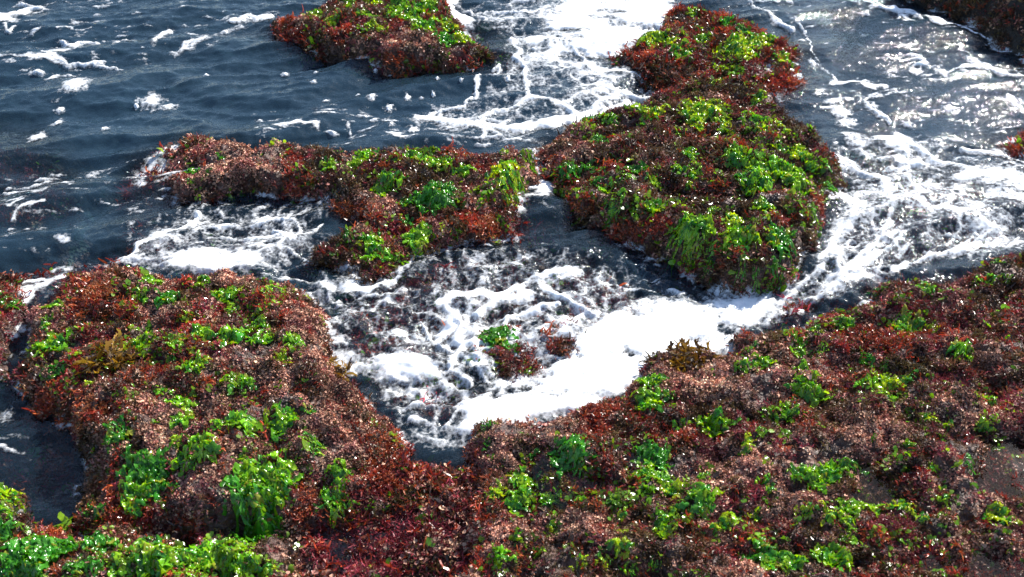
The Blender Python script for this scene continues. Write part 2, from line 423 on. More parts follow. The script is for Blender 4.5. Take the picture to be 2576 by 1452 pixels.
def mat_foam(name):
    m, N, L, out = newmat(name)
    g = N('ShaderNodeNewGeometry')
    at = N('ShaderNodeAttribute', attribute_name='foam')
    n1 = N('ShaderNodeTexNoise'); n1.inputs['Scale'].default_value = 55; n1.inputs['Detail'].default_value = 6; n1.inputs['Roughness'].default_value = 0.7
    v = N('ShaderNodeTexVoronoi'); v.inputs['Scale'].default_value = 95
    L(g.outputs['Position'], n1.inputs['Vector']); L(g.outputs['Position'], v.inputs['Vector'])
    a1 = N('ShaderNodeMath', operation='MULTIPLY_ADD'); a1.inputs[1].default_value = 0.80; a1.inputs[2].default_value = -0.41
    L(n1.outputs['Fac'], a1.inputs[0])
    s = N('ShaderNodeMath', operation='ADD'); L(at.outputs['Fac'], s.inputs[0]); L(a1.outputs[0], s.inputs[1])
    a2 = N('ShaderNodeMath', operation='MULTIPLY_ADD'); a2.inputs[1].default_value = 0.22; a2.inputs[2].default_value = -0.10
    L(v.outputs['Distance'], a2.inputs[0])
    s2 = N('ShaderNodeMath', operation='ADD'); L(s.outputs[0], s2.inputs[0]); L(a2.outputs[0], s2.inputs[1])
    mr = N('ShaderNodeMapRange', interpolation_type='SMOOTHSTEP'); mr.inputs['From Min'].default_value = -0.10; mr.inputs['From Max'].default_value = 0.50
    L(s2.outputs[0], mr.inputs['Value'])
    df = N('ShaderNodeBsdfDiffuse'); df.inputs['Color'].default_value = (0.88, 0.90, 0.92, 1)
    b = N('ShaderNodeBump'); b.inputs['Strength'].default_value = 0.12; b.inputs['Distance'].default_value = 0.006
    L(s2.outputs[0], b.inputs['Height']); L(b.outputs['Normal'], df.inputs['Normal'])
    gl = N('ShaderNodeBsdfGlossy'); gl.inputs['Roughness'].default_value = 0.15; L(b.outputs['Normal'], gl.inputs['Normal'])
    mg = N('ShaderNodeMixShader'); mg.inputs[0].default_value = 0.03; L(df.outputs[0], mg.inputs[1]); L(gl.outputs[0], mg.inputs[2])
    tr = N('ShaderNodeBsdfTransparent')
    mx = N('ShaderNodeMixShader'); L(mr.outputs['Result'], mx.inputs[0]); L(tr.outputs[0], mx.inputs[1]); L(mg.outputs[0], mx.inputs[2])
    L(mx.outputs[0], out.inputs['Surface'])
    return m

M_ROCK = mat_rock('wet_turf_rock', [(0.30, (0.018, 0.012, 0.010)), (0.46, (0.060, 0.032, 0.024)), (0.56, (0.12, 0.065, 0.050)), (0.66, (0.26, 0.15, 0.115)), (0.8, (0.40, 0.27, 0.20))])
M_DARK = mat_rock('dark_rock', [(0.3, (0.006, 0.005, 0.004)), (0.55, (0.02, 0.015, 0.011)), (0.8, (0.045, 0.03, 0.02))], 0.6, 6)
M_BED = mat_rock('seabed_rock', [(0.32, (0.020, 0.018, 0.020)), (0.44, (0.09, 0.045, 0.040)), (0.53, (0.22, 0.10, 0.085)), (0.60, (0.06, 0.10, 0.065)), (0.75, (0.36, 0.23, 0.19))], 0.6, 9)
M_BROWN = mat_tinted('brown_turf', 0.28, 0.5, 0.15, 0.22)
M_PINK = mat_tinted('coralline_crust', 0.60, 0.25, 0.0, 0.12, bump=0.6, bscale=320)
M_RED = mat_tinted('red_fronds', 0.28, 0.5, 0.22, 0.15, (1.4, 0.9, 0.7))
M_CRIM = mat_tinted('crimson_fronds', 0.32, 0.5, 0.18, 0.10)
M_ULVA = mat_tinted('sea_lettuce_blades', 0.16, 0.5, 0.42, 0.15, (1.55, 1.35, 0.5), bump=0.25, bscale=150)
M_KELP = mat_tinted('golden_kelp_blades', 0.22, 0.5, 0.30, 0.15, (1.3, 1.1, 0.6))
M_WATER = mat_water('sea_water')
M_POOL = mat_water('still_pool_water', 0.010, 0.03, (4, 3, 3), (0.004, 0.012, 0.024), 14, 1.24)
M_FOAM = mat_foam('sea_foam')

# ------------------------------------------------------------------ frond templates
def strip(points, widths, side, colr=None):
    """a flat ribbon along points; returns verts, tris"""
    n = len(points); V = []; F = []
    for p, w in zip(points, widths):
        V.append(p - side * w * 0.5); V.append(p + side * w * 0.5)
    for i in range(n - 1):
        a = 2 * i
        F += [(a, a + 1, a + 3), (a, a + 3, a + 2)]
    return np.array(V), np.array(F)

def merge(parts):
    V = []; F = []; n = 0
    for v, f in parts:
        V.append(v); F.append(f + n); n += len(v)
    return np.vstack(V), np.vstack(F)

def t_brown(r):
    """a fluffy little bush of curling filaments"""
    parts = []
    for k in range(20):
        a = r.uniform(0, 2 * math.pi); lean = r.uniform(0.1, 1.2); L = r.uniform(0.009, 0.017)
        p = np.array([r.normal(0, .006), r.normal(0, .006), -0.003])
        d = np.array([math.cos(a) * math.sin(lean), math.sin(a) * math.sin(lean), math.cos(lean)])
        pts = [p]
        for j in range(3):
            d = d + r.normal(0, .45, 3); d /= np.linalg.norm(d); p = p + d * L / 3; pts.append(p)
        s = np.cross(d, r.normal(0, 1, 3)); s /= np.linalg.norm(s)
        parts.append(strip(pts, [.0014, .0022, .0020, .0012], s))
    return merge(parts)

def t_pink(r):
    """a rosette of small knobbly curled plates"""
    parts = []
    for k in range(14):
        a = r.uniform(0, 2 * math.pi); tilt = r.uniform(0.05, 1.25); R_ = r.uniform(.0015, .0036)
        c = np.array([r.normal(0, .006), r.normal(0, .006), r.uniform(0, .007)])
        ring = []
        for j in range(6):
            th = j * math.pi / 3 + r.uniform(-.3, .3); rr = R_ * r.uniform(.45, 1.45)
            ring.append((rr * math.cos(th), rr * math.sin(th), r.uniform(-.0018, .0022)))
        P = np.array([(0, 0, -.0018)] + ring)
        ca, sa, ct, st = math.cos(a), math.sin(a), math.cos(tilt), math.sin(tilt)
        M = np.array([[ca, -sa * ct, sa * st], [sa, ca * ct, -ca * st], [0, st, ct]])
        F = [(0, j + 1, (j + 1) % 6 + 1) for j in range(6)]
        parts.append((P @ M.T + c, np.array(F)))
    return merge(parts)

def frond(r, parts, p, d, L, w, depth):
    n = 3
    pts = [p]; q = d
    for i in range(n):
        q = q + np.array([r.normal(0, .28), r.normal(0, .28), r.normal(-.06, .2)]); q /= np.linalg.norm(q)
        pts.append(pts[-1] + q * L / n)
    s = np.cross(q, [r.normal(), r.normal(), r.normal()]); s /= np.linalg.norm(s) + 1e-9
    parts.append(strip(pts, [w, w, w * .9, w * .5], s))
    if depth:
        for k in range(2 if r.random() < .75 else 3):
            a = np.array([r.normal(0, .75), r.normal(0, .75), r.normal(0, .5)])
            e = q + a; e /= np.linalg.norm(e)
            frond(r, parts, pts[r.integers(2, n + 1)], e, L * r.uniform(.55, .85), w * .8, depth - 1)

def t_red(r, n=5, L=.013, w=.0030, spread=.008, depth=1):
    parts = []
    for k in range(n):
        a = r.uniform(0, 2 * math.pi); lean = r.uniform(.1, 1.2)
        d = np.array([math.cos(a) * math.sin(lean), math.sin(a) * math.sin(lean), math.cos(lean)])
        frond(r, parts, np.array([r.normal(0, spread * .6), r.normal(0, spread * .6), -.003]), d, L * r.uniform(.7, 1.25), w, depth)
    return merge(parts)

def t_crim(r):
    return t_red(r, 7, .009, .0016, .007, 1)

def t_ulva(r):
    """a few small crumpled blades, for loose scraps of green among the turf"""
    parts = []
    for k in range(4):
        a = r.uniform(0, 2 * math.pi); lean = r.uniform(.6, 1.3)
        d = np.array([math.cos(a) * math.sin(lean), math.sin(a) * math.sin(lean), math.cos(lean)])
        s = np.cross(d, [r.normal(0, .4), r.normal(0, .4), 1]); s /= np.linalg.norm(s)
        p = np.array([r.normal(0, .006), r.normal(0, .006), 0]); L = r.uniform(.010, .02)
        up = np.array([0, 0, 1.])
        pts = [p, p + d * L * .33 + up * .002, p + d * L * .66 + up * r.normal(0, .002), p + d * L - up * .002]
        w = L * r.uniform(.5, .8)
        parts.append(strip(pts, [w * .4, w, w, w * .4], s))
    return merge(parts)

def instances(temps, pos, nrm, scale, tint, jitter, r, vj=.15):
    """many copies of small templates merged into one mesh array; pos (n,3) nrm (n,3)"""
    n = len(pos); which = r.integers(0, len(temps), n)
    Vs, Fs, Ts = [], [], []; off = 0
    for k, (V, F) in enumerate(temps):
        idx = np.nonzero(which == k)[0]
        if not len(idx): continue
        m = len(idx)
        z = nrm[idx] * 0.75 + np.array([0, 0, .25]); z = z + r.normal(0, .12, (m, 3)); z /= np.linalg.norm(z, axis=1)[:, None]
        a = r.uniform(0, 2 * math.pi, m)
        h = np.stack([np.cos(a), np.sin(a), np.zeros(m)], 1)
        x = np.cross(h, z); x /= np.linalg.norm(x, axis=1)[:, None] + 1e-9
        y = np.cross(z, x)
        R_ = np.stack([x, y, z], 2)                                    # columns
        P = np.einsum('nij,vj->nvi', R_, V) * scale[idx][:, None, None] + pos[idx][:, None, :]
        Vs.append(P.reshape(-1, 3))
        Fs.append((F[None] + (np.arange(m) * len(V))[:, None, None] + off).reshape(-1, 3))
        t = tint[idx] * (1 + r.normal(0, jitter, (m, 1)))
        hgt = np.clip(V[:, 2] / .018, 0, 1)
        tv = np.repeat(t[:, None, :], len(V), 1) * r.uniform(1 - vj, 1 + vj, (m, len(V), 1))
        Ts.append(np.clip(tv, .002, .95).reshape(-1, 3))
        off += m * len(V)
    if not Vs: return None
    return np.vstack(Vs), np.vstack(Fs), np.vstack(Ts)

TR = np.random.default_rng(11)
TEMPS = {
 'brown': [t_brown(TR) for _ in range(14)],
 'pink': [t_pink(TR) for _ in range(14)],
 'red': [t_red(TR) for _ in range(12)],
 'crimson': [t_crim(TR) for _ in range(12)],
 'green': [t_ulva(TR) for _ in range(10)],
}

# ------------------------------------------------------------------ what grows where (picture units: u, v, width, height)
# sea lettuce clumps; the fifth number is the shade: 0 lime, 1 bright, 2 deep
U = {
 'A': [(795,45,30,30,1),(842,54,24,12,0),(880,10,30,14,1),(940,9,38,14,0),(1000,9,40,14,1),(1013,40,58,26,1),(1069,31,56,26,1),(1062,75,52,26,1),(913,43,24,12,1),(935,70,24,12,0),(1045,58,40,18,1),(1114,107,40,18,2),(1128,69,30,26,0),(1162,100,44,18,0),(1197,115,18,22,1),(832,66,20,10,0),(963,84,26,10,0)],
 'B': [(1590,124,56,26,0),(1652,94,50,18,0),(1690,107,30,20,0),(1630,108,36,18,0),(1712,140,40,24,1),(1763,107,32,20,1),(1856,108,52,24,0),(1915,108,54,20,0),(1820,130,40,24,0),(1870,132,54,26,0),(1968,160,38,16,0),(1996,182,16,42,1),(1802,180,32,12,0),(1845,178,16,14,0),(1850,192,36,12,1),(1815,207,15,15,1),(1788,218,44,12,0),(1809,33,50,9,0),(1746,45,28,22,1),(1829,64,28,18,2),(1868,78,34,14,2),(1890,60,20,9,1)],
 'C': [(1760,291,88,52,0),(1812,270,28,22,0),(1817,313,32,22,0),(1816,336,26,26,1),(1757,329,30,18,0),(1483,303,44,20,2),(1532,303,40,22,1),(1667,275,28,12,0),(1643,288,44,20,0),(1622,315,30,18,1),(1615,263,18,12,1),(1507,360,34,26,2),(1473,355,14,12,1),(1708,346,28,10,1),(1882,291,26,24,1),(1913,305,42,22,1),(1913,333,34,20,0),(1868,312,16,14,1),(1902,260,25,24,0),(1916,248,22,14,0),(1958,319,24,18,0),(1982,336,16,26,0),(1954,378,46,24,0),(2003,398,46,30,0),(2041,416,32,26,1),(2057,430,36,24,1),(2090,478,42,32,2),(1847,395,64,34,1),(1736,398,40,30,1),(1902,430,60,40,1),(1972,443,76,50,1),(1913,461,54,36,1),(1889,487,36,26,0),(1864,461,36,26,2),(2003,478,52,36,1),(1753,447,30,22,1),(1743,430,26,12,1),(1708,433,32,20,1),(1646,471,34,32,1),(1604,437,48,24,2),(1580,450,32,14,1),(1528,485,36,26,1),(1500,440,26,14,2),(1507,463,32,16,2),(1438,489,28,12,1),(1736,478,22,16,0),(2041,471,18,14,0),(1424,433,65,28,2),(1480,425,36,22,2),
       (1542,530,46,44,1),(1646,534,46,44,1),(1597,544,26,20,1),(1795,541,34,24,1),(1736,578,92,56,1),(1753,613,42,50,1),(1788,660,32,56,2),(1847,558,42,44,0),(1866,606,84,40,1),(1868,679,32,56,2),(1899,722,24,36,2),(1954,622,60,76,2),(1951,679,46,48,2),(1922,530,36,34,1),(2044,541,40,28,1),(2017,572,16,20,1),(1992,600,20,20,2),(1990,655,26,36,2)],
 'D': [(923,398,36,28,1),(830,421,32,20,1),(889,423,24,22,1),(1038,398,42,20,1),(1062,410,60,22,1),(1107,421,52,26,1),(1170,433,46,20,1),(996,411,34,10,0),(1003,373,20,12,0),(1048,370,32,14,1),(1156,370,22,14,1),(868,382,32,12,2),(1266,390,16,12,0),(1325,398,38,26,1),(1287,454,88,64,0),(1273,496,24,16,0),(527,342,22,10,1),(558,398,16,10,1),(561,358,16,9,1),(485,440,30,20,2),(485,468,22,12,1),(972,471,60,36,1),(1088,504,90,40,2),(1124,482,32,30,2),(1017,520,26,26,2),(1273,510,20,26,0),(1027,566,28,18,2),(1048,610,52,42,1),(941,617,48,30,1),(878,599,24,22,2),(1145,589,22,20,1),(1117,579,22,12,0),(948,651,90,22,1),(844,489,16,12,1)],
 'E': [(464,690,42,20,0),(385,717,52,28,1),(360,745,42,26,1),(426,759,56,36,2),(513,717,42,24,1),(572,748,62,42,1),(585,786,36,22,1),(603,694,32,12,0),(637,694,30,14,1),(672,698,28,28,0),(700,731,36,22,1),(742,724,40,18,0),(769,748,28,18,0),(679,738,22,14,0),(135,773,42,30,1),(142,732,22,14,1),(121,821,26,26,1),(135,880,100,46,1),(360,873,66,46,1),(443,866,46,28,1),(506,842,46,40,1),(468,807,40,20,0),(333,835,28,16,1),(585,852,66,46,1),(662,863,66,36,1),(655,818,50,34,1),(648,793,24,14,0),(734,863,38,36,1),(714,908,38,28,0),(495,928,66,36,1),(488,892,20,10,0),(430,908,22,16,1),(812,807,22,20,0),(149,938,52,26,2),(294,671,42,12,0),
       (599,969,76,40,1),(412,990,50,20,1),(454,1021,60,36,1),(464,1066,46,36,1),(551,1069,46,28,1),(610,1073,76,50,1),(710,1062,70,54,1),(773,1038,46,20,2),(492,1135,96,60,1),(450,1115,36,30,0),(606,1160,30,22,1),(790,1125,50,50,1),(724,1170,22,20,2),(298,1097,46,46,2),(374,1184,110,70,2),(409,1226,52,70,2),(350,1260,72,60,1),(444,1236,22,26,1),(669,1208,130,90,1),(634,1295,110,104,2),(679,1258,72,70,1),(849,1198,52,66,1),(849,1276,80,54,1),(225,969,32,16,0)],
 'G': [(18,1250,50,60,0),(14,1296,56,44,1),(194,1347,140,50,2),(121,1388,150,60,2),(70,1412,90,60,2),(239,1371,64,50,2),(364,1366,46,30,2),(440,1392,90,44,1),(485,1409,110,60,1),(388,1413,90,60,1),(561,1409,90,60,1),(606,1381,72,50,1),(624,1433,84,44,1),(215,1433,84,34,2),(312,1430,74,36,1),(70,1444,84,34,1),(690,1438,54,30,0),(14,1347,44,40,2),(485,1450,104,26,1),(690,1345,56,50,2)],
 'F': [(1229,1072,46,30,2),(1225,1124,30,18,2),(1312,1212,66,70,1),(1308,1253,56,46,1),(1253,1250,42,30,0),(1381,1264,40,36,1),(1463,1258,24,30,1),(1436,1142,76,84,2),(1343,1149,30,20,2),(1392,1333,26,30,0),(1300,1354,16,30,1),(1263,1409,52,60,1),(1350,1402,46,18,1),(1461,1423,36,18,0),
       (1632,969,66,40,1),(1636,1014,60,46,1),(1577,988,32,14,0),(1681,1004,22,20,1),(1802,1070,66,46,1),(1712,1078,42,14,1),(1979,1042,46,50,1),(1934,1052,36,20,1),(2010,983,40,30,1),(2045,980,50,40,1),(1882,1115,28,36,0),(1913,1094,22,20,1),(1871,1148,26,20,0),(1645,1150,70,46,2),(1639,1205,90,40,1),(1767,1208,32,26,1),(1757,1260,66,74,1),(1684,1243,42,40,0),(1670,1322,46,60,1),(1677,1356,40,40,0),(1743,1295,42,20,0),(1695,1295,40,24,0),(1563,1305,18,16,0),(1570,1343,20,28,0),(1559,1378,56,40,0),(1518,1413,36,26,0),(1830,1316,42,36,0),(1861,1316,26,28,1),(1895,1309,24,22,0),(1805,1333,46,20,0),(1923,1406,76,54,2),(1972,1422,90,58,1),(2083,1416,70,54,1),(1646,1423,32,30,1),(1587,1435,40,30,1),(2045,1201,60,40,1),(2079,1207,52,46,1),(2006,1198,46,28,1),(2110,1182,46,30,1),(1923,1216,42,20,1),(1934,1237,28,18,0),
       (2152,1180,74,20,2),(2153,1284,100,40,1),(2077,1302,46,28,0),(2025,1288,50,26,0),(2271,1278,50,36,0),(2132,1318,46,22,0),(2142,1354,24,46,1),(2371,1262,28,22,0),(2318,1312,26,18,0),(2517,1312,42,40,0),(2333,1058,38,20,0),(2243,969,60,40,0),(2236,1000,46,24,1),(2181,962,50,26,1),(2281,960,32,22,2),(2489,1011,30,26,1),(2486,1073,46,26,0),(2430,1172,36,40,2),(2385,1077,16,22,0),(2292,1125,22,16,1),(2344,1191,30,14,0),(1903,1364,56,26,0),
       (2285,828,62,42,1),(2125,818,52,22,1),(2046,835,36,20,1),(2007,859,36,22,1),(1987,842,20,14,0),(2347,828,22,28,0),(2333,731,50,20,1),(2479,710,38,20,1),(2531,697,22,12,0),(2208,738,40,24,2),(2091,793,26,12,1),(2423,887,42,32,1),(2011,897,50,22,1),(2070,887,46,22,1),(1869,896,32,24,1),(1917,915,56,30,1),(1872,930,42,24,1),(2007,930,42,26,1),(2177,915,30,30,2),(2226,922,24,20,1),(1897,878,20,14,2),(2375,703,30,12,0),(2503,664,30,14,2),(2347,667,26,10,2)],
 'H': [(31,766,38,28,2),(44,728,18,12,1)],
 'K': [(1249,852,70,48,2),(1284,882,32,24,2)],
 'L': [],
}
# bushy red seaweed; the fifth number is the colour: 0 orange red, 1 crimson, 2 rusty orange
RED = {
 'A': [(714,73,46,36,0),(755,87,42,30,0),(996,146,46,30,0),(1052,150,32,28,0),(823,62,42,18,1),(735,55,30,18,0),(1160,140,40,22,1)],
 'B': [(1799,45,62,22,0),(1847,42,50,20,0),(1847,80,42,20,0),(1916,80,56,28,0),(1986,135,50,40,0),(1996,114,36,28,0),(1923,128,32,22,0),(1695,31,30,20,2),(1604,137,50,28,0),(1646,137,42,24,1),(1705,158,46,24,0),(1968,229,70,50,0),(1937,222,46,30,0),(1996,222,36,40,0),(1958,264,52,30,0),(2003,192,22,30,0),(1902,180,50,20,1)],
 'C': [(1473,521,62,36,2),(1445,508,42,20,2),(1500,532,36,24,2),(1573,574,50,36,0),(1656,570,46,28,0),(1823,658,36,40,0),(1979,541,36,28,0),(1809,565,36,24,1),(2055,520,40,30,0),(1656,240,30,20,1),(2020,357,42,36,1),(2056,402,24,22,1),(1610,590,44,30,0),(1760,345,34,14,2)],
 'D': [(1225,575,72,46,2),(1200,566,50,36,2),(1218,598,60,20,0),(872,527,62,28,2),(726,448,40,36,0),(733,416,40,26,0),(851,633,56,36,1),(899,613,38,24,1),(982,586,46,24,1),(927,684,50,24,1),(740,470,40,22,0)],
 'E': [(249,738,72,50,2),(184,754,40,40,0),(215,775,60,36,0),(222,717,50,24,2),(294,856,36,18,0),(367,932,36,28,0),(242,1028,90,56,2),(203,1063,56,46,2),(305,1291,86,46,0),(769,1271,80,56,0),(968,1129,70,50,2),(975,1163,76,46,0),(923,1142,46,36,2),(962,1201,70,46,0),(993,1096,38,26,2),(1020,1190,56,40,1),(927,1250,80,40,1),(962,1236,52,32,0),(300,765,60,30,2),(130,1000,60,30,0)],
 'F': [(1500,1049,82,60,0),(1483,1077,62,40,0),(1622,1052,50,30,2),(1649,1087,62,30,0),(1514,985,30,28,0),(1292,1047,42,20,0),(1729,1104,30,28,0),(2034,1059,42,20,2),(1854,1083,76,46,1),(1781,1132,60,34,1),(1826,1284,32,24,1),(1875,1395,42,30,1),(1365,1302,52,18,1),(2215,856,120,58,0),(2243,884,62,36,0),(2181,838,60,26,0),(2049,795,30,18,2),(2409,814,62,40,1),(2354,797,40,28,1),(2347,863,60,40,1),(2250,773,60,22,1),(2312,692,50,20,1),(1938,827,60,16,0),(2524,1014,36,28,1),(1211,1312,70,36,0),(1204,1270,50,38,0),(1200,1370,60,52,0),(1204,1420,60,40,0),(2032,1142,22,20,1)],
 'H': [(62,737,50,28,0),(35,806,42,40,1),(76,766,32,28,1),(28,850,40,36,1)],
 'I': [(2530,396,56,40,0),(2562,372,50,34,0)],
 'K': [(1255,918,36,22,1),(1318,890,22,18,0)],
 'L': [(1410,845,30,24,0)],
 'S': [(826,1340,72,46,1),(768,1330,60,36,1),(750,1406,92,50,1),(837,1399,90,50,1),(906,1385,90,50,1),(975,1357,80,46,1),(1027,1323,72,40,1),(1062,1370,62,42,1),(941,1327,72,40,1),(1010,1290,62,36,1),(975,1416,82,40,1),(1120,1330,60,40,1),(1090,1420,70,40,1),(880,1320,60,36,1)],
}
KELP = [('E',272,905,105,70),('E',842,940,70,66),('F',1745,905,110,56),('F',1690,918,70,36)]
PINKS = [(860,1110,60,70),(780,1020,80,60),(700,960,60,30),(390,1080,45,80),(560,1225,100,40),(580,705,60,15),(400,760,40,30),(110,790,40,40),(790,820,45,60),(620,900,60,20),(590,385,80,40),(560,425,110,25),(460,440,50,40),(950,505,60,22),(1310,1060,80,30),(1400,1080,60,30),(1260,1110,40,50),(2000,1230,60,50),(1800,960,150,50),(2180,1090,80,50),(1960,930,100,60),(2400,1030,60,40),(1780,1240,30,70),(1870,1440,90,20),(1240,1340,60,40),(1700,950,60,30),(1350,1330,80,20),(1030,110,90,20),(1800,250,30,10),(1320,430,20,50),(1290,385,60,12),(1430,370,50,30),(1860,1160,100,40),(1450,1330,90,30)]
BASEW = {  # brown, pink, red, crimson, green scraps
 'A': (.42,.20,.16,.14,.07),'B': (.50,.06,.30,.18,.07),'C': (.66,.12,.07,.11,.08),'D': (.42,.22,.14,.20,.05),'E': (.38,.22,.18,.24,.05),
 'F': (.48,.22,.12,.24,.06),'G': (.36,.12,.18,.16,.25),'H': (.2,.08,.35,.45,.05),'I': (.2,.05,.7,.1,.05),'K': (.3,.2,.2,.3,.05),'L': (.2,.2,.4,.2,.0),'J': (.8,.05,.10,.08,.0)}
TINTS = {'brown': [(.105,.056,.022),(.045,.026,.014),(.125,.085,.028),(.150,.066,.034)],
         'pink': [(.54,.285,.195),(.44,.21,.145),(.64,.39,.26),(.38,.16,.13)],
         'red': [(.32,.048,.022),(.22,.030,.018),(.36,.085,.028)],
         'crimson': [(.22,.028,.040),(.13,.018,.022),(.30,.045,.060)],
         'green': [(.10,.24,.012),(.16,.28,.02)]}

# ------------------------------------------------------------------ rocks and their turf
def rock_world(k, w):
    return ground(w[0], w[1], 0.1)

def grad_normal(A, x, y, e=0.012):
    hx = (sample(A, x + e, y) - sample(A, x - e, y)) / (2 * e); hy = (sample(A, x, y + e) - sample(A, x, y - e)) / (2 * e)
    n = np.stack([-hx, -hy, np.ones_like(hx)], -1)
    return n / np.linalg.norm(n, axis=-1, keepdims=True)

DENS = 14000
def turf_points(V, F, r, dens, zmin):
    """random points on a mesh, only where a camera a step to either side could see them"""
    P = V[F]; 
    n = np.cross(P[:, 2] - P[:, 0], P[:, 3] - P[:, 1]); ar = np.linalg.norm(n, axis=1) * .5
    n = n / (2 * ar[:, None] + 1e-12)
    c = P.mean(1); u, v = project(c[:, 0], c[:, 1], c[:, 2])
    inf = (u > -800) & (u < 3420) & (v > -160) & (v < 1640)
    # sparser with distance: a far tuft is drawn larger
    dist = np.sqrt(c[:, 0] ** 2 + c[:, 1] ** 2 + (c[:, 2] - CAM_H) ** 2)
    sc = np.clip(dist / 3.2, .85, 1.35)
    lam = ar * dens / sc ** 1.6 * np.where(inf, 1.0, .12) * (c[:, 2] > zmin)
    cnt = r.poisson(lam)
    idx = np.repeat(np.arange(len(F)), cnt)
    a = r.random(len(idx))[:, None]; b = r.random(len(idx))[:, None]
    Q = P[idx]
    p = (Q[:, 0] * (1 - a) + Q[:, 1] * a) * (1 - b) + (Q[:, 3] * (1 - a) + Q[:, 2] * a) * b
    return p, n[idx], sc[idx]

def near(px, py, lst, fac=1.0):
    """soft 0..1 closeness to a list of (u, v, width, height) ovals"""
    s = np.zeros(px.shape)
    for (u, v, w, h, *_) in lst:
        q = ((px - u) / (w * fac)) ** 2 + ((py - v) / (h * fac)) ** 2
        s = np.maximum(s, np.exp(-q))
    return s

def grow(k, V, F, parent, r, base, dens, zmin, redlist, namer):
    p, n, sc = turf_points(V, F, r, dens, zmin)
    if not len(p): return
    u, v = project(p[:, 0], p[:, 1], p[:, 2])
    cu, cid = cushions(p[:, 0], p[:, 1])
    W = []
    for i, s in enumerate(('brown', 'pink', 'red', 'crimson', 'green')):
        nz = fbm(p[:, 0] * 4 + i * 31, p[:, 1] * 4 - i * 17, 2, 60 + i)
        cr = ((cid * (2654435761 + 97 * i) >> 7) % 4096) / 4096.0
        W.append(base[i] * np.exp(1.6 * nz + 3.4 * (cr - .5)))
    W = np.array(W)
    reds = [q for q in redlist if q[4] != 1]; crs = [q for q in redlist if q[4] == 1]
    W[1] += 9.0 * near(u, v, PINKS, .9)
    if reds: W[2] += 2.6 * near(u, v, reds, .62)
    if crs: W[3] += 2.6 * near(u, v, crs, .62)
    W[4] = W[4] * .55 + 0.10 * near(u, v, U.get(k, []), .7)
    rim = np.exp(-(np.clip(p[:, 2], 0, 1) / .035) ** 2) * np.clip(pn(p[:, 0] * 5, p[:, 1] * 5, 79) + .35, 0, 1)
    W[2] += .25 * rim; W[3] += .2 * rim; W[2] *= .6; W[3] *= .8
    cum = np.cumsum(W / W.sum(0), 0); q = r.random(len(p))
    sp = (q[None] > cum).sum(0)
    under = near(u, v, U.get(k, []), .5) > .45                 # turf is thin beneath the green clumps
    sp = np.where(under & (r.random(len(p)) < .8), 9, sp)
    sp = np.where((cu > .60) & (r.random(len(p)) < .7), 9, sp)    # dark gaps between the cushions
    bare = pn(p[:, 0] * 5, p[:, 1] * 5, 95) + .3 * pn(p[:, 0] * 18, p[:, 1] * 18, 96)
    sp = np.where((bare > .46) & (r.random(len(p)) < .8), 9, sp)   # bare wet stone
    steep = sstep(.62, .30, n[:, 2])                              # turf thinned on steep sides; the dark rock bared stands in for shade
    sp = np.where(r.random(len(p)) < .72 * steep, 9, sp)
    patch = (cid % 997) / 997.0 * 1.8 - .9
    for i, (s, m, pname, plabel) in enumerate((('brown', M_BROWN, 'brown_turf', 'fluffy brown algal turf'), ('pink', M_PINK, 'coralline_turf', 'crusty pink coralline turf'),
                                  ('red', M_RED, 'red_turf', 'short orange-red fronds'), ('crimson', M_CRIM, 'crimson_turf', 'short crimson feathery fronds'), ('green', M_ULVA, 'green_scraps', 'small loose green blades'))):
        idx = np.nonzero(sp == i)[0]
        if len(idx) < 3: continue
        T = np.array(TINTS[s]); ch = np.clip(((patch[idx] + .9) / 1.8 * len(T) + r.normal(0, .7, len(idx))).astype(int), 0, len(T) - 1)
        tint = T[ch] * (.62 + .95 * ((cid[idx] >> 5) % 101) / 101.0)[:, None]
        if s == 'pink': tint = tint * (.80 + .42 * near(u[idx], v[idx], PINKS, .9))[:, None]
        scl = sc[idx] * r.uniform(.65, 1.35, len(idx)) * np.where(r.random(len(idx)) < .07, 1.0 if s == 'green' else 1.5, 1.0) * (1.0 + .6 * rim[idx]) * {'brown': 1.1, 'crimson': 1.2}.get(s, 1.0) * (1.5 if k == 'S' else 1.0)
        res = instances(TEMPS[s], p[idx], n[idx], scl, tint, .07 if s == 'pink' else .18, r, .05 if s == 'pink' else .15)
        if res is None: continue
        o = mesh_from(namer(pname), res[0], res[1], m, smooth=(s in ('green', 'pink')), attrs={'tint': res[2]}, parent=parent)
        o['kind'] = 'stuff'; o['label'] = plabel

for k, R in ROCKS.items():
    i0, i1, j0, j1 = R['box']; h = R['h']
    X, Y = np.meshgrid(gx[i0:i1], gy[j0:j1])
    V = np.stack([X, Y, h], -1).reshape(-1, 3)
    F = grid_faces(*h.shape)
    keep = V[F][:, :, 2].max(1) > -0.33
    V2, F2, _ = compact(V, F[keep])
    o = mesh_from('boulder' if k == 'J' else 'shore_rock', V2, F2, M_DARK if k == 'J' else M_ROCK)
    tag(o, R['label'], 'rock', 'rocks awash in the surf')
    R['obj'] = o
    r = np.random.default_rng(ord(k))
    grow(k, V2, F2, o, r, BASEW[k], DENS if k != 'J' else 8000, -0.09, RED.get(k, []), lambda s: s)

# the seabed, seen dimly through the water
step = 3
Vb = np.stack([GXX[::step, ::step], GYY[::step, ::step], SEABED[::step, ::step]], -1).reshape(-1, 3)
Fb = grid_faces(*GXX[::step, ::step].shape)
bed = tag(mesh_from('seabed', Vb, Fb, M_BED), kind='structure')
farbed = tag(mesh_from('deep_seabed', np.array([[-90, -40, -.62], [90, -40, -.62], [90, 140, -.62], [-90, 140, -.62]]), np.array([[0, 1, 2, 3]]), M_BED), kind='structure')
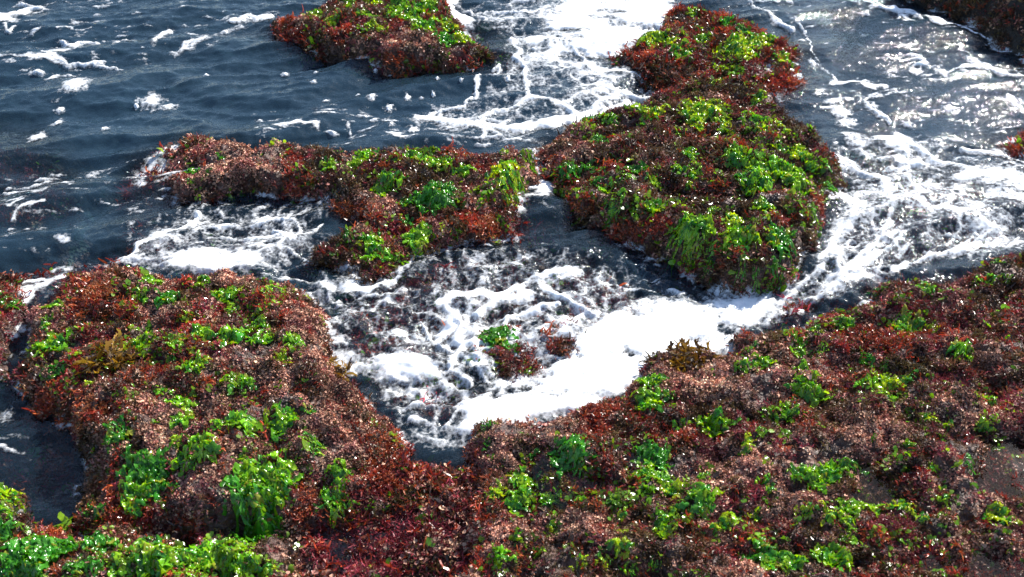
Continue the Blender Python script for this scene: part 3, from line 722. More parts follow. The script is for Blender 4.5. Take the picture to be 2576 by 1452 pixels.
# weeds on the shallow parts of the seabed
Vf = np.stack([GXX, GYY, SEABED], -1).reshape(-1, 3); Ff = grid_faces(*GXX.shape)
okc = (SEABED > -0.125) & (SEABED > ROCKTOP)
Ff = Ff[okc.ravel()[Ff].all(1)]
Vw, Fw, _ = compact(Vf, Ff)
grow('S', Vw, Fw, bed, np.random.default_rng(99), (.22, .22, .35, .60, .06), 7000, -0.125, RED['S'], lambda s: s)

# ------------------------------------------------------------------ sea lettuce
def px_size(P, w, h):
    d = float(np.linalg.norm(P - np.array([0, 0, CAM_H])))
    sa = (CAM_H - P[2]) / d
    return w * d / F_PX, h * d / F_PX / sa

SHADES = [(.34, .52, .010), (.20, .44, .010), (.060, .27, .018)]
def make_ulva(P, wx, wy, shade, r):
    area = wx * wy * 1e4                                   # cm2
    nb = int(np.clip(8 + area * 0.95, 10, 190))
    Vs, Fs, Ts = [], [], []; off = 0
    ns, nt = 8, 5
    S = np.linspace(0, 1, ns)[:, None]; T = np.linspace(-1, 1, nt)[None, :]
    size = min(wx, wy * .8, .11); a0 = 0.0; k0 = r.uniform(0, 6.28)
    for b in range(nb):
        q = math.sqrt(r.random()) * .45 * (1 + .35 * math.sin(2 * a0 + k0) ) if r.random() < .85 else r.uniform(.3, .55); a = a0 = r.uniform(0, 2 * math.pi)
        bx = P[0] + math.cos(a) * q * wx; by = P[1] + math.sin(a) * q * wy
        n = grad_normal(HM, np.array(bx), np.array(by), .03)
        slope = math.hypot(n[0], n[1])
        th = r.uniform(0, 2 * math.pi)
        dx, dy = math.cos(th), math.sin(th)
        if slope > .25:
            dx = dx * .7 + n[0] / slope * slope * 1.6; dy = dy * .7 + n[1] / slope * slope * 1.6
        else:
            dy -= .35; dx -= .15
        l = math.hypot(dx, dy) + 1e-6; dx /= l; dy /= l
        L = float(np.clip(size * r.uniform(.32, .62), .012, .034)); Wd = L * r.uniform(.22, .46)
        if slope > .5: Wd *= .36; L *= .8
        bend = r.normal(0, .8)
        ang = bend * S
        cx = bx + L * S * (dx * np.cos(ang) - dy * np.sin(ang)); cy = by + L * S * (dx * np.sin(ang) + dy * np.cos(ang))
        prof = np.sin(np.pi * np.clip(S * .86 + .10, 0, 1)) ** .6
        fold = r.uniform(.5, .95)                          # curled sideways
        lat = Wd * prof * T * (1 - .25 * fold * np.abs(T))
        X = cx - dy * lat; Y = cy + dx * lat
        f1 = r.uniform(1.2, 2.8); ph = r.uniform(0, 6.28); ph2 = r.uniform(0, 6.28)
        arch = r.uniform(.05, .30)
        Z = .003 + L * arch * np.sin(np.pi * np.clip(S * .95 + .03, 0, 1)) ** .8 \
            + Wd * .55 * np.sin(6.28 * f1 * S + ph + 1.3 * T) * np.abs(T) + Wd * .22 * np.sin(6.28 * f1 * 1.7 * S + ph2) + Wd * fold * .35 * T * T * (1 if r.random() < .6 else -1)
        Z = np.maximum(Z, .0025) + r.uniform(.003, .010) * (1.5 if P[1] > 2.6 else 1.0)
        hb = sample(HM, X, Y)
        z0 = float(sample(HM, bx, by))
        if slope > .5:
            wv = r.uniform(.3, .8) * Wd
            X = X + wv * np.sin(9 * S + ph) * S; Y = Y + wv * np.cos(8 * S + ph2) * S * .4
            hb = sample(HM, X, Y)
        Z = Z + np.maximum(hb, z0 - r.uniform(.02, .075) * (.3 + S))
        Vs.append(np.stack([X, Y, Z], -1).reshape(-1, 3)); Fs.append(grid_faces(ns, nt) + off); off += ns * nt
        c = np.array(SHADES[shade if r.random() < .72 else 2]) * r.uniform(.6, 1.35); c[0] *= r.uniform(.75, 1.35)
        if r.random() < .05: c = np.array((.30, .34, .03))
        Ts.append(np.tile(c, (ns * nt, 1)))
    return np.vstack(Vs), np.vstack(Fs), np.vstack(Ts)

REG = []                                                   # everything that needs a label of its own
ur = np.random.default_rng(21)
for k, L in U.items():
    for (u, v, w, h, s) in L:
        P = hit(u, v)
        wx, wy = px_size(P, w, h); wy = min(wy, wx * 1.5) if h <= w else wy * .75
        V, F, T = make_ulva(P, wx * (.88 if k in 'CE' else 1.0), wy * (.84 if k in 'CE' else .94), s, ur)
        o = mesh_from('sea_lettuce', V - P, F, M_ULVA, attrs={'tint': T}); o.location = P
        REG.append((o, 'lettuce', k, u, v, w * h, s))

# ------------------------------------------------------------------ red seaweed bushes
BT = np.random.default_rng(5)
def bush(r, n, w, L, depth):
    parts = []
    for i in range(n):
        a = r.uniform(0, 2 * math.pi); q = math.sqrt(r.random()) * .62
        lean = r.uniform(.15, 1.0) * (.4 + q)
        b = np.array([math.cos(a) * q, math.sin(a) * q, -.06])
        a2 = a + r.normal(0, .7)
        d = np.array([math.cos(a2) * math.sin(lean), math.sin(a2) * math.sin(lean), math.cos(lean)])
        frond(r, parts, b, d, L * r.uniform(.7, 1.2), w, depth)
    V, F = merge(parts)
    V[:, 2] *= .8
    return V, F
BUSH = {}
for c, (mat, tints, n, w, L) in enumerate(((M_RED, [(.30,.058,.024),(.22,.036,.018),(.36,.09,.03)], 46, .075, .34), (M_CRIM, [(.14,.020,.030),(.09,.014,.018),(.18,.03,.04)], 60, .045, .30), (M_RED, [(.36,.115,.035),(.28,.075,.03),(.40,.16,.05)], 46, .07, .34))):
    BUSH[c] = []
    for q in range(5):
        V, F = bush(BT, n, w, L, 2)
        # a colour per frond piece: neighbouring vertices share it
        ids = (np.arange(len(V)) // 8); tt = np.array(tints)[BT.integers(0, len(tints), ids.max() + 1)] * BT.uniform(.7, 1.25, (ids.max() + 1, 1))
        BUSH[c].append(mesh_from('red_seaweed', V, F, mat, smooth=False, attrs={'tint': tt[ids]}, link=False))
cnt = 0
for k, L in RED.items():
    for (u, v, w, h, c) in L:
        P = hit(u, v)
        wx, wy = px_size(P, w, h); wy = min(wy, wx * 1.25)
        o = bpy.data.objects.new('crimson_seaweed' if c == 1 else 'red_seaweed', BUSH[c][cnt % 5]); COL.objects.link(o); cnt += 1
        n = grad_normal(HM, np.array(P[0]), np.array(P[1]), .03)
        o.location = P
        import mathutils
        zq = mathutils.Vector((n[0] * .8, n[1] * .8, n[2] + .2)).normalized()
        o.rotation_mode = 'QUATERNION'
        o.rotation_quaternion = zq.to_track_quat('Z', 'Y') @ mathutils.Quaternion((0, 0, 1), float(ur.uniform(0, 6.28)))
        sx = (wx + wy) * .27
        o.scale = (sx, sx, sx * .95)
        REG.append((o, 'red', k, u, v, w * h, c))

# ------------------------------------------------------------------ golden kelp: flat forked blades
def make_kelp(r, wx, wy):
    parts = []; tints = []
    for i in range(95):
        a = r.uniform(0, 2 * math.pi); lean = r.uniform(.1, 1.35)
        d = np.array([math.cos(a) * math.sin(lean), math.sin(a) * math.sin(lean), math.cos(lean)])
        s = np.cross(d, r.normal(0, 1, 3)); s /= np.linalg.norm(s)
        q_ = math.sqrt(r.random()) * .42; b_ = r.uniform(0, 2 * math.pi)
        L = r.uniform(.22, .42); p = np.array([q_ * math.cos(b_), q_ * math.sin(b_), -.05])
        pts = [p]; q = d
        for j in range(5):
            q = q + np.array([r.normal(0, .28), r.normal(0, .28), -.16]); q /= np.linalg.norm(q); pts.append(pts[-1] + q * L / 5)
        w = L * r.uniform(.16, .30)
        parts.append(strip(pts, [w * .25, w * .7, w, w * .95, w * .7, w * .2], s))
        c = np.array([(.26, .135, .012), (.13, .065, .010), (.36, .21, .02), (.07, .035, .010)][r.integers(0, 4)]) * r.uniform(.7, 1.15)
        tints.append(np.tile(c, (12, 1)))
        for _ in range(2):                                 # side lobes
            e = q + np.array([r.normal(0, .8), r.normal(0, .8), .1]); e /= np.linalg.norm(e)
            p2 = pts[r.integers(2, 5)]; parts.append(strip([p2, p2 + e * L * .2, p2 + e * L * .34], [w * .5, w * .55, w * .1], s)); tints.append(np.tile(c, (6, 1)))
    V, F = merge(parts)
    return V * np.array([wx, wy, (wx + wy) * .42]), F, np.vstack(tints)
for (k, u, v, w, h) in KELP:
    P = hit(u, v); wx, wy = px_size(P, w, h); wy = min(wy, wx)
    V, F, T = make_kelp(ur, wx * 1.2, wy * 1.2)
    o = mesh_from('golden_kelp', V, F, M_KELP, attrs={'tint': T}); o.location = P + np.array([0, 0, .012])
    REG.append((o, 'kelp', k, u, v, w * h, 0))

# ------------------------------------------------------------------ water surface
# foam: solid areas, laced areas (outline, density) and strands (points, half width, strength), in picture units
SOLID = [
 ([(1395,25),(1500,-60),(1700,-60),(1688,20),(1680,60),(1640,100),(1600,112),(1545,132),(1500,128),(1450,112),(1400,92),(1380,60)], 1.0),
 ([(1108,-30),(1150,-30),(1145,20),(1185,50),(1190,72),(1165,80),(1140,62),(1122,30)], 1.0),
 ([(1165,1010),(1200,985),(1300,962),(1390,925),(1440,880),(1500,840),(1550,790),(1640,775),(1720,768),(1800,775),(1880,752),(1930,752),(1925,790),(1880,815),(1848,838),(1860,862),(1800,874),(1700,880),(1640,900),(1620,932),(1545,980),(1490,1006),(1400,1024),(1290,1034),(1220,1050),(1160,1075),(1175,1040)], 1.25),
 ([(815,800),(850,803),(880,830),(888,875),(910,888),(1000,888),(1060,905),(1110,938),(1150,985),(1100,975),(1030,955),(960,945),(905,930),(880,950),(836,910),(824,850)], .95),
 ([(290,662),(310,640),(380,634),(470,632),(560,632),(645,640),(640,662),(560,678),(470,676),(400,670),(330,662)], .95),
 ([(1352,445),(1380,440),(1400,470),(1370,495),(1330,512),(1290,522),(1310,500),(1345,475)], .9),
 ([(2120,372),(2190,366),(2250,372),(2290,400),(2330,430),(2360,480),(2340,520),(2270,480),(2200,430),(2150,410)], .7),
 ([(2380,470),(2450,440),(2576,470),(2700,500),(2700,640),(2576,650),(2480,655),(2420,640),(2420,590),(2440,560),(2400,520)], .62),
 ([(2300,640),(2250,600),(2200,590),(2150,640),(2100,700),(2150,705),(2250,670)], .5),
 ([(2150,480),(2210,500),(2230,560),(2210,610),(2150,600),(2110,560),(2130,510)], .5),
 ([(2060,660),(2100,640),(2140,690),(2080,745),(2030,765),(2020,740)], .42),
]
LACE = [
 ([(1180,20),(1400,-40),(1700,-60),(1680,60),(1660,160),(1650,230),(1560,262),(1480,298),(1380,342),(1250,345),(1160,320),(1040,300),(1060,270),(1200,240),(1290,260),(1320,220),(1270,110),(1300,90),(1200,50)], .50),
 ([(2080,380),(2300,380),(2576,440),(2750,480),(2750,660),(2450,670),(2300,690),(2100,760),(2000,790),(1900,830),(2030,690),(2100,560),(2150,470)], .50),
 ([(1020,760),(1100,740),(1300,680),(1480,670),(1600,720),(1700,760),(1560,800),(1450,900),(1300,980),(1150,1000),(1040,960),(1180,900),(1120,840),(1050,810)], .34),
 ([(820,690),(980,680),(1060,610),(1120,640),(1000,740),(940,780),(830,770),(760,720)], .55),
 ([(330,640),(420,560),(500,520),(640,545),(760,540),(800,600),(790,660),(650,680),(500,640)], .36),
 ([(960,980),(1160,980),(1160,1090),(1120,1110),(1040,1090),(1000,1040)], .45),
 ([(60,700),(160,690),(240,665),(240,690),(140,740),(60,720)], .5),
 ([(380,430),(450,420),(450,500),(560,490),(560,530),(350,520)], .0),
 ([(640,290),(900,280),(1200,300),(1330,345),(1290,368),(1100,360),(880,350),(660,340)], .0),
 ([(1700,0),(1960,-20),(2300,20),(2576,160),(2700,260),(2700,480),(2400,440),(2150,370),(2040,330),(2030,150),(1900,50)], .0),
 ([(-60,30),(150,10),(350,70),(640,30),(720,-30),(760,10),(690,40),(600,60),(430,150),(300,160),(100,170),(-60,130)], .0),
 ([(-60,470),(150,440),(330,480),(330,560),(100,600),(-60,560)], .0),
]
STRAND = [
 ([(1290,95),(1300,140),(1320,170),(1325,215),(1335,240)], 12, .85), ([(1325,240),(1290,260),(1220,290),(1205,310)], 9, .8),
 ([(1400,100),(1400,150),(1430,190),(1480,212),(1560,228),(1645,234)], 9, .8), ([(1045,284),(1110,300),(1200,306),(1290,318),(1400,300),(1500,285),(1580,258)], 13, .95),
 ([(1060,296),(1110,266),(1160,262),(1195,238)], 7, .8), ([(1180,308),(1260,338),(1330,352)], 10, .7), ([(1210,345),(1220,300)], 8, .6),
 ([(1185,22),(1290,24),(1400,28)], 5, .8), ([(1130,0),(1220,40),(1200,60)], 6, .6),
 ([(1205,240),(1195,215),(1212,188)], 8, .8), ([(1240,170),(1260,160),(1255,185)], 6, .7),
 ([(1340,240),(1420,250),(1500,225),(1545,240)], 9, .8), ([(1330,105),(1400,88),(1500,120),(1560,140)], 10, .9), ([(1450,120),(1500,180),(1600,185),(1650,200)], 8, .85),
 ([(1400,250),(1440,262),(1480,300)], 10, .8), ([(1560,230),(1500,262),(1440,300)], 10, .8),
 ([(2100,0),(2190,30),(2260,52),(2310,62)], 6, .9), ([(2330,70),(2400,90),(2480,122)], 4, .8), ([(1880,20),(1920,60),(1990,95)], 5, .7), ([(1900,18),(1985,26)], 6, .7), ([(2000,70),(2030,120),(2060,190),(2100,240)], 4, .55),
 ([(2085,240),(2140,236),(2220,252)], 6, .85), ([(2160,282),(2210,268),(2270,262)], 6, .7), ([(2160,282),(2180,300),(2230,330)], 5, .7),
 ([(2380,205),(2420,185),(2470,190),(2560,220)], 6, .7), ([(2400,130),(2450,175),(2500,205)], 5, .6),
 ([(2040,490),(2110,520),(2160,560),(2100,620),(2060,680)], 16, .7), ([(2100,420),(2200,470),(2240,540),(2200,640),(2080,720)], 18, .8), ([(2250,370),(2360,430),(2480,470),(2600,500)], 14, .85), ([(2420,400),(2500,410),(2576,440)], 10, .8), ([(2240,700),(2330,665),(2450,640)], 12, .9),
 ([(2060,700),(1990,750),(1920,810)], 16, .62), ([(2160,700),(2060,760),(1960,800)], 9, .55),
 ([(1110,770),(1150,738),(1250,745),(1340,695),(1400,690),(1455,684)], 13, 1.0), ([(1110,760),(1160,800),(1150,860),(1220,860),(1280,800),(1400,760)], 14, .75), ([(1340,690),(1420,750),(1500,790)], 12, .75), ([(1160,870),(1130,930),(1180,960)], 12, .7), ([(1200,790),(1250,760),(1330,740)], 14, .9), ([(1060,800),(1090,860),(1180,900),(1240,960)], 9, .55),
 ([(1500,705),(1600,720),(1680,740),(1760,752)], 7, .45),
 ([(1120,1060),(1150,1030),(1170,1000)], 12, .9),
 ([(700,690),(760,700),(830,720)], 14, .7), ([(910,730),(980,700),(1050,630)], 14, .75), ([(820,740),(845,760)], 12, .7),
 ([(310,650),(350,610),(420,585),(480,550),(500,530)], 9, .7), ([(400,580),(500,560),(600,590),(740,585)], 7, .5), ([(655,552),(680,540),(730,550),(760,580),(740,610),(690,570)], 7, .8), ([(700,615),(800,580),(820,560)], 6, .6), ([(480,640),(600,610),(700,620),(780,650)], 7, .55),
 ([(100,720),(150,705),(225,690)], 8, .85), ([(0,745),(60,712),(110,702)], 6, .8),
 ([(0,38),(60,28),(105,10)], 9, .85), ([(5,55),(20,75),(40,60)], 8, .8), ([(-10,150),(60,145),(200,155),(290,158)], 6, .6), ([(580,50),(620,38),(680,35)], 7, .8), ([(380,100),(400,85),(415,75)], 10, .9), ([(430,130),(520,90),(600,62)], 8, .55), ([(150,70),(200,75),(230,65)], 5, .6), ([(150,98),(190,112),(240,100)], 8, .8), ([(70,150),(130,140),(210,158),(260,150)], 6, .7),
 ([(690,320),(740,305),(800,315)], 8, .6), ([(870,300),(890,340)], 7, .5), ([(20,545),(60,515),(110,500)], 8, .6), ([(80,480),(120,470)], 6, .5), ([(1330,470),(1380,460)], 10, .8),

]
# scattered streaky flecks: outline and how many
FLECK = [
 ([(-60,1090),(60,1080),(110,1130),(80,1200),(-60,1210)], .62),
 ([(1300,500),(1400,480),(1560,560),(1700,650),(1500,680),(1330,610)], .42),
 ([(1700,-20),(1960,-40),(2300,20),(2576,160),(2750,260),(2750,480),(2400,460),(2150,380),(2040,330),(2030,150),(1900,50)], .33),
 ([(-100,30),(150,-30),(350,-30),(640,-30),(760,-30),(690,60),(600,80),(430,150),(300,170),(100,190),(-100,150)], .36),
 ([(-100,470),(150,420),(330,400),(450,420),(560,490),(560,540),(330,600),(100,620),(-100,640)], .40),
 ([(640,280),(900,270),(1200,290),(1340,350),(1290,372),(1100,366),(880,360),(640,345)], .44),
 ([(850,600),(1300,600),(1500,560),(1700,660),(1900,760),(1500,900),(1150,1100),(1000,1080),(850,800)], .36),
 ([(330,560),(500,500),(820,500),(830,680),(640,690),(330,640)], .50),
]
PATCH = [(193,222,60,40),(128,185,26,14),(380,250,50,30),(420,265,40,14),(342,263,12,7),(820,250,18,10),(935,250,22,14),(979,266,24,12),(941,300,24,14),(1040,330,24,16),(985,322,14,9),(900,240,12,7),(1025,245,14,12),(945,175,12,8),(793,182,12,6),(716,182,18,7),(790,216,16,7),(1100,205,12,8),(1090,235,10,7),(1278,207,16,10),(1160,210,9,6),(520,195,16,6),(150,275,20,10),(142,305,26,14),(95,345,40,20),(265,325,20,9),(1120,310,20,8),(1060,242,9,6),(2110,310,44,24),(2125,335,50,22),(2362,210,28,26),(2300,200,34,20),(2190,298,20,16),(2440,180,30,14),(2040,185,16,20),(2535,285,40,26),(2380,305,34,16),(2275,340,26,14),(2540,390,30,16),(1990,225,12,8)]

def lines(lo, hi, step, far_lo, far_hi):
    a = list(np.arange(lo, hi, step)); s = step
    while a[-1] < far_hi: s *= 1.22; a.append(a[-1] + s)
    b = []; s = step; x = lo
    while x > far_lo: s *= 1.22; x -= s; b.append(x)
    return np.array(b[::-1] + a)
wxs = lines(-3.0, 3.25, .0085, -70, 70); wys = lines(1.05, 5.9, .0085, -30, 110)
WX, WY = np.meshgrid(wxs, wys)
BANK = [tuple(float(c) for c in ground(a_, b_, 0.0)) for (a_, b_) in SOLID[2][0]]
def water_height(X, Y):
    u, v = project(X, np.maximum(Y, .3), 0.0)
    a = -0.22; xr = X * math.cos(a) - Y * math.sin(a); yr = X * math.sin(a) + Y * math.cos(a)
    wob = .25 * fbm(X * 1.3, Y * 1.3, 2, 3)
    z = .025 * np.sin((yr + wob) * 15) * (.6 + .6 * pn(X * 1.1, Y * 1.6, 8)) 
    r1 = 1 - np.abs(pn(xr * 2.4 + wob, yr * 6.5, 31)) * 1.6
    r2 = 1 - np.abs(pn(xr * 5.5, yr * 13, 32)) * 1.6
    z = z + .019 * r1 + .0042 * r2 - .017 + .0026 * fbm(xr * 10, yr * 20, 4, 33, .6)
    pool = sstep(560, 700, v) * sstep(1700, 1450, np.abs(u - 1250) + 500) 
    chop = .012 * fbm(X * 7, Y * 7, 4, 34, .55) + .010 * (.6 - np.abs(pn(X * 11 + .5 * pn(X * 6, Y * 6, 37), Y * 15, 35)) * 2) + .006 * (.6 - np.abs(pn(X * 27, Y * 33, 36)) * 2)
    z = z * (1 - .5 * pool) + chop * (.25 + .9 * pool)
    calm = sstep(1000, 1120, v)
    z = z * (1 - .75 * calm) - .010 * calm
    z = z * (1 - .4 * sstep(1900, 2100, u) * sstep(500, 300, v))
    z = z * (1 - .8 * sstep(-.06, .08, sdf(X, Y, BANK)))      # thick froth damps the ripples
    return z * sstep(9, 5, np.hypot(X, Y - 2)) + water_level(X, Y)
WZ = water_height(WX, WY)
inside = (WX > X0) & (WX < gx[-1]) & (WY > Y0) & (WY < gy[-1])
GB = np.where(inside, sample(HM, WX, WY), -.6)
depth = np.clip(WZ - GB, 0.0, 1.2)
Fq = grid_faces(*WX.shape)
Vq = np.stack([WX, WY, WZ], -1).reshape(-1, 3)
vis = (GB - WZ).ravel()[Fq].min(1) < .03                   # drop what is buried deep in rock
# no sea surface inside the rock pools or behind the camera's shelf
V2, F2, A2 = compact(Vq, Fq[vis], {'depth': depth.ravel()})
tag(mesh_from('sea_water', V2, F2, M_WATER, attrs=A2), kind='structure')

# still pools on the shelf
for (pw, lev) in pool_defs:
    xs = [p[0] for p in pw]; ys = [p[1] for p in pw]
    ax = np.arange(min(xs) - .06, max(xs) + .06, .008); ay = np.arange(min(ys) - .06, max(ys) + .06, .008)
    X, Y = np.meshgrid(ax, ay); g = sample(HM, X, Y); lv = lev - .0115
    z = np.full(X.shape, lv) + .00025 * fbm(X * 18, Y * 18, 2, 12)
    F = grid_faces(*X.shape); ok = ((g < lv + .02) & (sdf(X, Y, pw) > -.05)).ravel()[F].all(1)
    if ok.sum() < 4: continue
    V, F, A = compact(np.stack([X, Y, z], -1).reshape(-1, 3), F[ok], {'depth': np.clip(lv - g, 0, 1).ravel() * 2.0})
    tag(mesh_from('pool_water', V, F, M_POOL, attrs=A), kind='structure')

# ------------------------------------------------------------------ foam
fxs = np.arange(-3.0, 3.25, .0062); fys = np.arange(1.55, 5.9, .0062)
FX, FY = np.meshgrid(fxs, fys)
FU, FV = project(FX, FY, .01)
wobu = 11 * fbm(FX * 6, FY * 6, 3, 51) + 5 * fbm(FX * 19, FY * 19, 3, 53)
wobv = 8 * fbm(FX * 6, FY * 6, 3, 52) + 4 * fbm(FX * 19, FY * 19, 3, 54)
PU, PV = FU + wobu, FV + wobv
def area(P, soft):
    return sstep(-soft, soft * .6, sdf(PU, PV, P))
dens = np.zeros(FX.shape)
for P, d_ in LACE: dens = np.maximum(dens, d_ * area(P, 26))
# lace: the edges between rounded dark cells, stretched with the flow
flow = sstep(1900, 2200, FU)
ca, sa_ = math.cos(.75), math.sin(.75)
lx = FX + .035 * fbm(FX * 5, FY * 5, 3, 61); ly = FY + .035 * fbm(FX * 5, FY * 5, 3, 62)
rx = lx * ca + ly * sa_; ry = -lx * sa_ + ly * ca
f1, f2 = voro(lx * 6.2, ly * 7.5, 70); e1 = f2 - f1
g1, g2 = voro(rx * 4.2, ry * 11, 71); e1 = e1 * (1 - flow) + (g2 - g1) * flow
f1, f2 = voro(lx * 16, ly * 19, 72); e2 = (f2 - f1)
g1, g2 = voro(rx * 11, ry * 26, 73); e2 = e2 * (1 - flow) + (g2 - g1) * flow
nz = fbm(FX * 3.2, FY * 3.2, 4, 64)
thr = np.clip(dens * (1.08 + .9 * nz), 0, 1.2)
foam = np.maximum(thr * .62 - e1 - .10, thr * .50 - e2 * 1.1 - .20)
foam = np.where(dens > .01, foam, -1)
spray = thr * .8 - .72 + .55 * fbm(FX * 24, FY * 40, 3, 65)      # scattered flecks
foam = np.maximum(foam, np.where(dens > .05, spray, -1))
gx0, gy0 = ground(2080, 670); gx1, gy1 = ground(1920, 820)
cl = math.hypot(gx1 - gx0, gy1 - gy0); cdx, cdy = (gx1 - gx0) / cl, (gy1 - gy0) / cl
al = FX * cdx + FY * cdy; pe = -FX * cdy + FY * cdx
nflow = fbm(al * 3.5, pe * 26, 4, 75); niso = fbm(FX * 5 + .25 * fbm(FX * 3, FY * 3, 2, 85), FY * 8, 6, 66, .58)
wf = sstep(1850, 1950, FU) * sstep(560, 680, FV)
ns_ = niso * (1 - wf) + nflow * 1.3 * wf
for P, s in SOLID:
    foam = np.maximum(foam, -.30 + area(P, 60 if s > 1.2 else 26) * (s * (1.02 if s > 1.2 else 1) - .20 + (.80 if s > 1.2 else .58) * ns_))
fn = fbm(lx * 9 + ly * 3, ly * 26 - lx * 4, 4, 76) + .55 * fbm(FX * 2.5, FY * 3.5, 2, 77)
for P, s in FLECK:
    foam = np.maximum(foam, -.30 + area(P, 30) * (.30 + .62 * (fn - .98 + s)))
VEIL = [  # thin aerated water, half transparent
 ([(850,640),(1100,600),(1330,590),(1560,660),(1900,740),(1800,830),(1500,960),(1250,1060),(1050,1100),(960,1000),(850,900)], -.09),
 ([(2080,380),(2300,380),(2576,440),(2750,480),(2750,660),(2450,670),(2300,690),(2100,760),(1900,830),(2030,690),(2100,560),(2150,470)], -.02),
 ([(300,560),(500,490),(830,500),(830,680),(640,690),(300,690)], -.04),
 ([(1180,20),(1400,-40),(1700,-60),(1680,60),(1660,160),(1650,230),(1560,262),(1480,298),(1380,342),(1250,345),(1160,320),(1200,240),(1290,100)], .05),
 ([(960,980),(1160,980),(1180,1130),(1120,1150),(1030,1100)], .02),
]
fs = fbm(FX * 30 + 2 * fbm(FX * 4, FY * 4, 2, 86), FY * 9, 4, 87, .6) * (1 - flow) + fbm(rx * 10, ry * 40, 4, 88, .6) * flow
for P, s in VEIL:
    foam = np.maximum(foam, -.30 + area(P, 70) * (.27 + s * .7 + .21 * fs + .16 * nz))
for P, w, s in STRAND:
    dd = sdline(PU, PV, P)
    wl = w * (1 + .55 * pn(FX * 9, FY * 9, 67))
    foam = np.maximum(foam, s * .58 - .44 * (dd / np.maximum(wl * .8, 2)) + .14 * nz + .22 * niso * (1 - wf) + .3 * nflow * wf)
# isolated blobs are separate objects: keep the sheet clear of rocks standing above it
FZ = water_height(FX, FY)
FW = FZ.copy()
FZ = FZ + (water_level(FX, FY) + .006 - FZ) * .65 * np.clip(foam * 2.2, 0, 1)
rk = sample(HM, FX, FY)
FZ0 = water_height(FX, FY); rk0 = sample(HM, FX, FY)
gap = rk0 - FZ0                                            # a broken line of suds where the water laps the rocks
foam = np.maximum(foam, .08 - np.abs(gap + .012) * 7 + .55 * fbm(FX * 8, FY * 8, 4, 79))
foam = foam - .005 + .05 * fbm(FX * 40, FY * 60, 2, 78)
foam = foam - .8 * sstep(1110, 1190, FV) * sstep(480, 620, FU)
foam = foam - 2.5 * np.clip(rk - FZ - .012, 0, .3) * 8
thick = .0025 + .006 * np.clip(foam * 1.6, 0, 1) * (1 + .6 * fbm(FX * 14, FY * 14, 3, 68))
churn = sstep(700, 800, FV) * sstep(1060, 980, FV) * np.clip(foam * 2, 0, 1)
FZ2 = FZ + thick + churn * (.010 * np.abs(fbm(FX * 3, FY * 3, 2, 69)) + .002 * fbm(FX * 30, FY * 30, 2, 74))
FZ2 = np.maximum(FZ2, np.where(rk - FZ < .03, rk + .003, FZ2))
FZ2 = np.maximum(FZ2, FW + .003)
Ff = grid_faces(*FX.shape); fv = foam.ravel()
keep = fv[Ff].max(1) > -.10
V2, F2, A2 = compact(np.stack([FX, FY, FZ2], -1).reshape(-1, 3), Ff[keep], {'foam': fv})
tag(mesh_from('sea_foam', V2, F2, M_FOAM, attrs=A2), 'white sea foam lacing the dark water and churning in the pool between the rocks', 'foam', kind='stuff')

fr = np.random.default_rng(31)
for (u, v, w, h) in PATCH:
    x, y = ground(u, v, 0.0); x, y = float(x), float(y)
    P = np.array([x, y, 0.0]); wx, wy = px_size(P, w, h); wx *= .62; wy *= .62
    n = 26
    ax = np.linspace(-1.25, 1.25, n); X, Y = np.meshgrid(ax, ax); sd = int(fr.integers(0, 9999))
    rr = np.hypot(X, Y) * (1 + .42 * fbm(X * 1.3 + sd, Y * 1.3, 3, 5)) 
    val = .55 - .62 * rr - .5 * np.clip(.42 - voro(X * 1.9 + sd, Y * 1.9, 9)[0], 0, 1)
    XX = x + X * wx; YY = y + Y * wy
    Z = water_height(XX, YY) + .003 + .008 * np.clip(val * 2, 0, 1)
    F = grid_faces(n, n); kp = val.ravel()[F].max(1) > -.08
    z0 = float(water_height(np.array([[x]]), np.array([[y]]))[0, 0])
    V2, F2, A2 = compact(np.stack([XX - x, YY - y, Z - z0], -1).reshape(-1, 3), F[kp], {'foam': val.ravel()})
    o = mesh_from('foam_patch', V2, F2, M_FOAM, attrs=A2); o.location = (x, y, z0)
    REG.append((o, 'foam', 'W', u, v, w * h, 0))

# ------------------------------------------------------------------ labels that single each thing out
PHR = {k: R['phrase'] for k, R in ROCKS.items()}; PHR['S'] = 'sunken channel bed'
def q_rank(vals, i, lo, hi):
    """where item i stands in an ordering"""
    order = sorted(range(len(vals)), key=lambda j: vals[j]); p = order.index(i); n = len(vals)
    W = ['', '', 'two', 'three', 'four', 'five', 'six', 'seven', 'eight', 'nine', 'ten', 'eleven', 'twelve']
    o = ['', 'second', 'third', 'fourth', 'fifth', 'sixth']
    c = W[n] if n < len(W) else 'many'
    if p == 0: return f'{lo}most of {c}'
    if p == n - 1: return f'{hi}most of {c}'
    if n == 3: return 'middle of three'
    if p < n / 2: return f'{o[p]} from {lo} of {c}'
    return f'{o[n - 1 - p]} from {hi} of {c}'
def ext(k):
    P = ROCKS[k]['poly'] if k in ROCKS and 'poly' in ROCKS[k] else ([(0, 0), (2576, 1452)] if k == 'W' else [(720, 1260), (1160, 1452)])
    us = [min(max(p[0], 0), 2576) for p in P]; vs = [min(max(p[1], 0), 1452) for p in P]
    return min(us), max(us), min(vs), max(vs)
def cell(k, u, v):
    a, b, c, d = ext(k); fu = (u - a) / (b - a); fv_ = (v - c) / (d - c)
    H = ['left', 'middle', 'right'] if k not in 'FW' else ['far left', 'left', 'middle', 'right', 'far right']
    Vn = ['back', 'middle', 'front'] if k not in 'FW' else ['back', 'upper', 'lower', 'front']
    i = min(int(fu * len(H)), len(H) - 1); j = min(int(fv_ * len(Vn)), len(Vn) - 1)
    return f'{Vn[j]} {H[i]}'.replace('middle middle', 'centre')
buck = {}
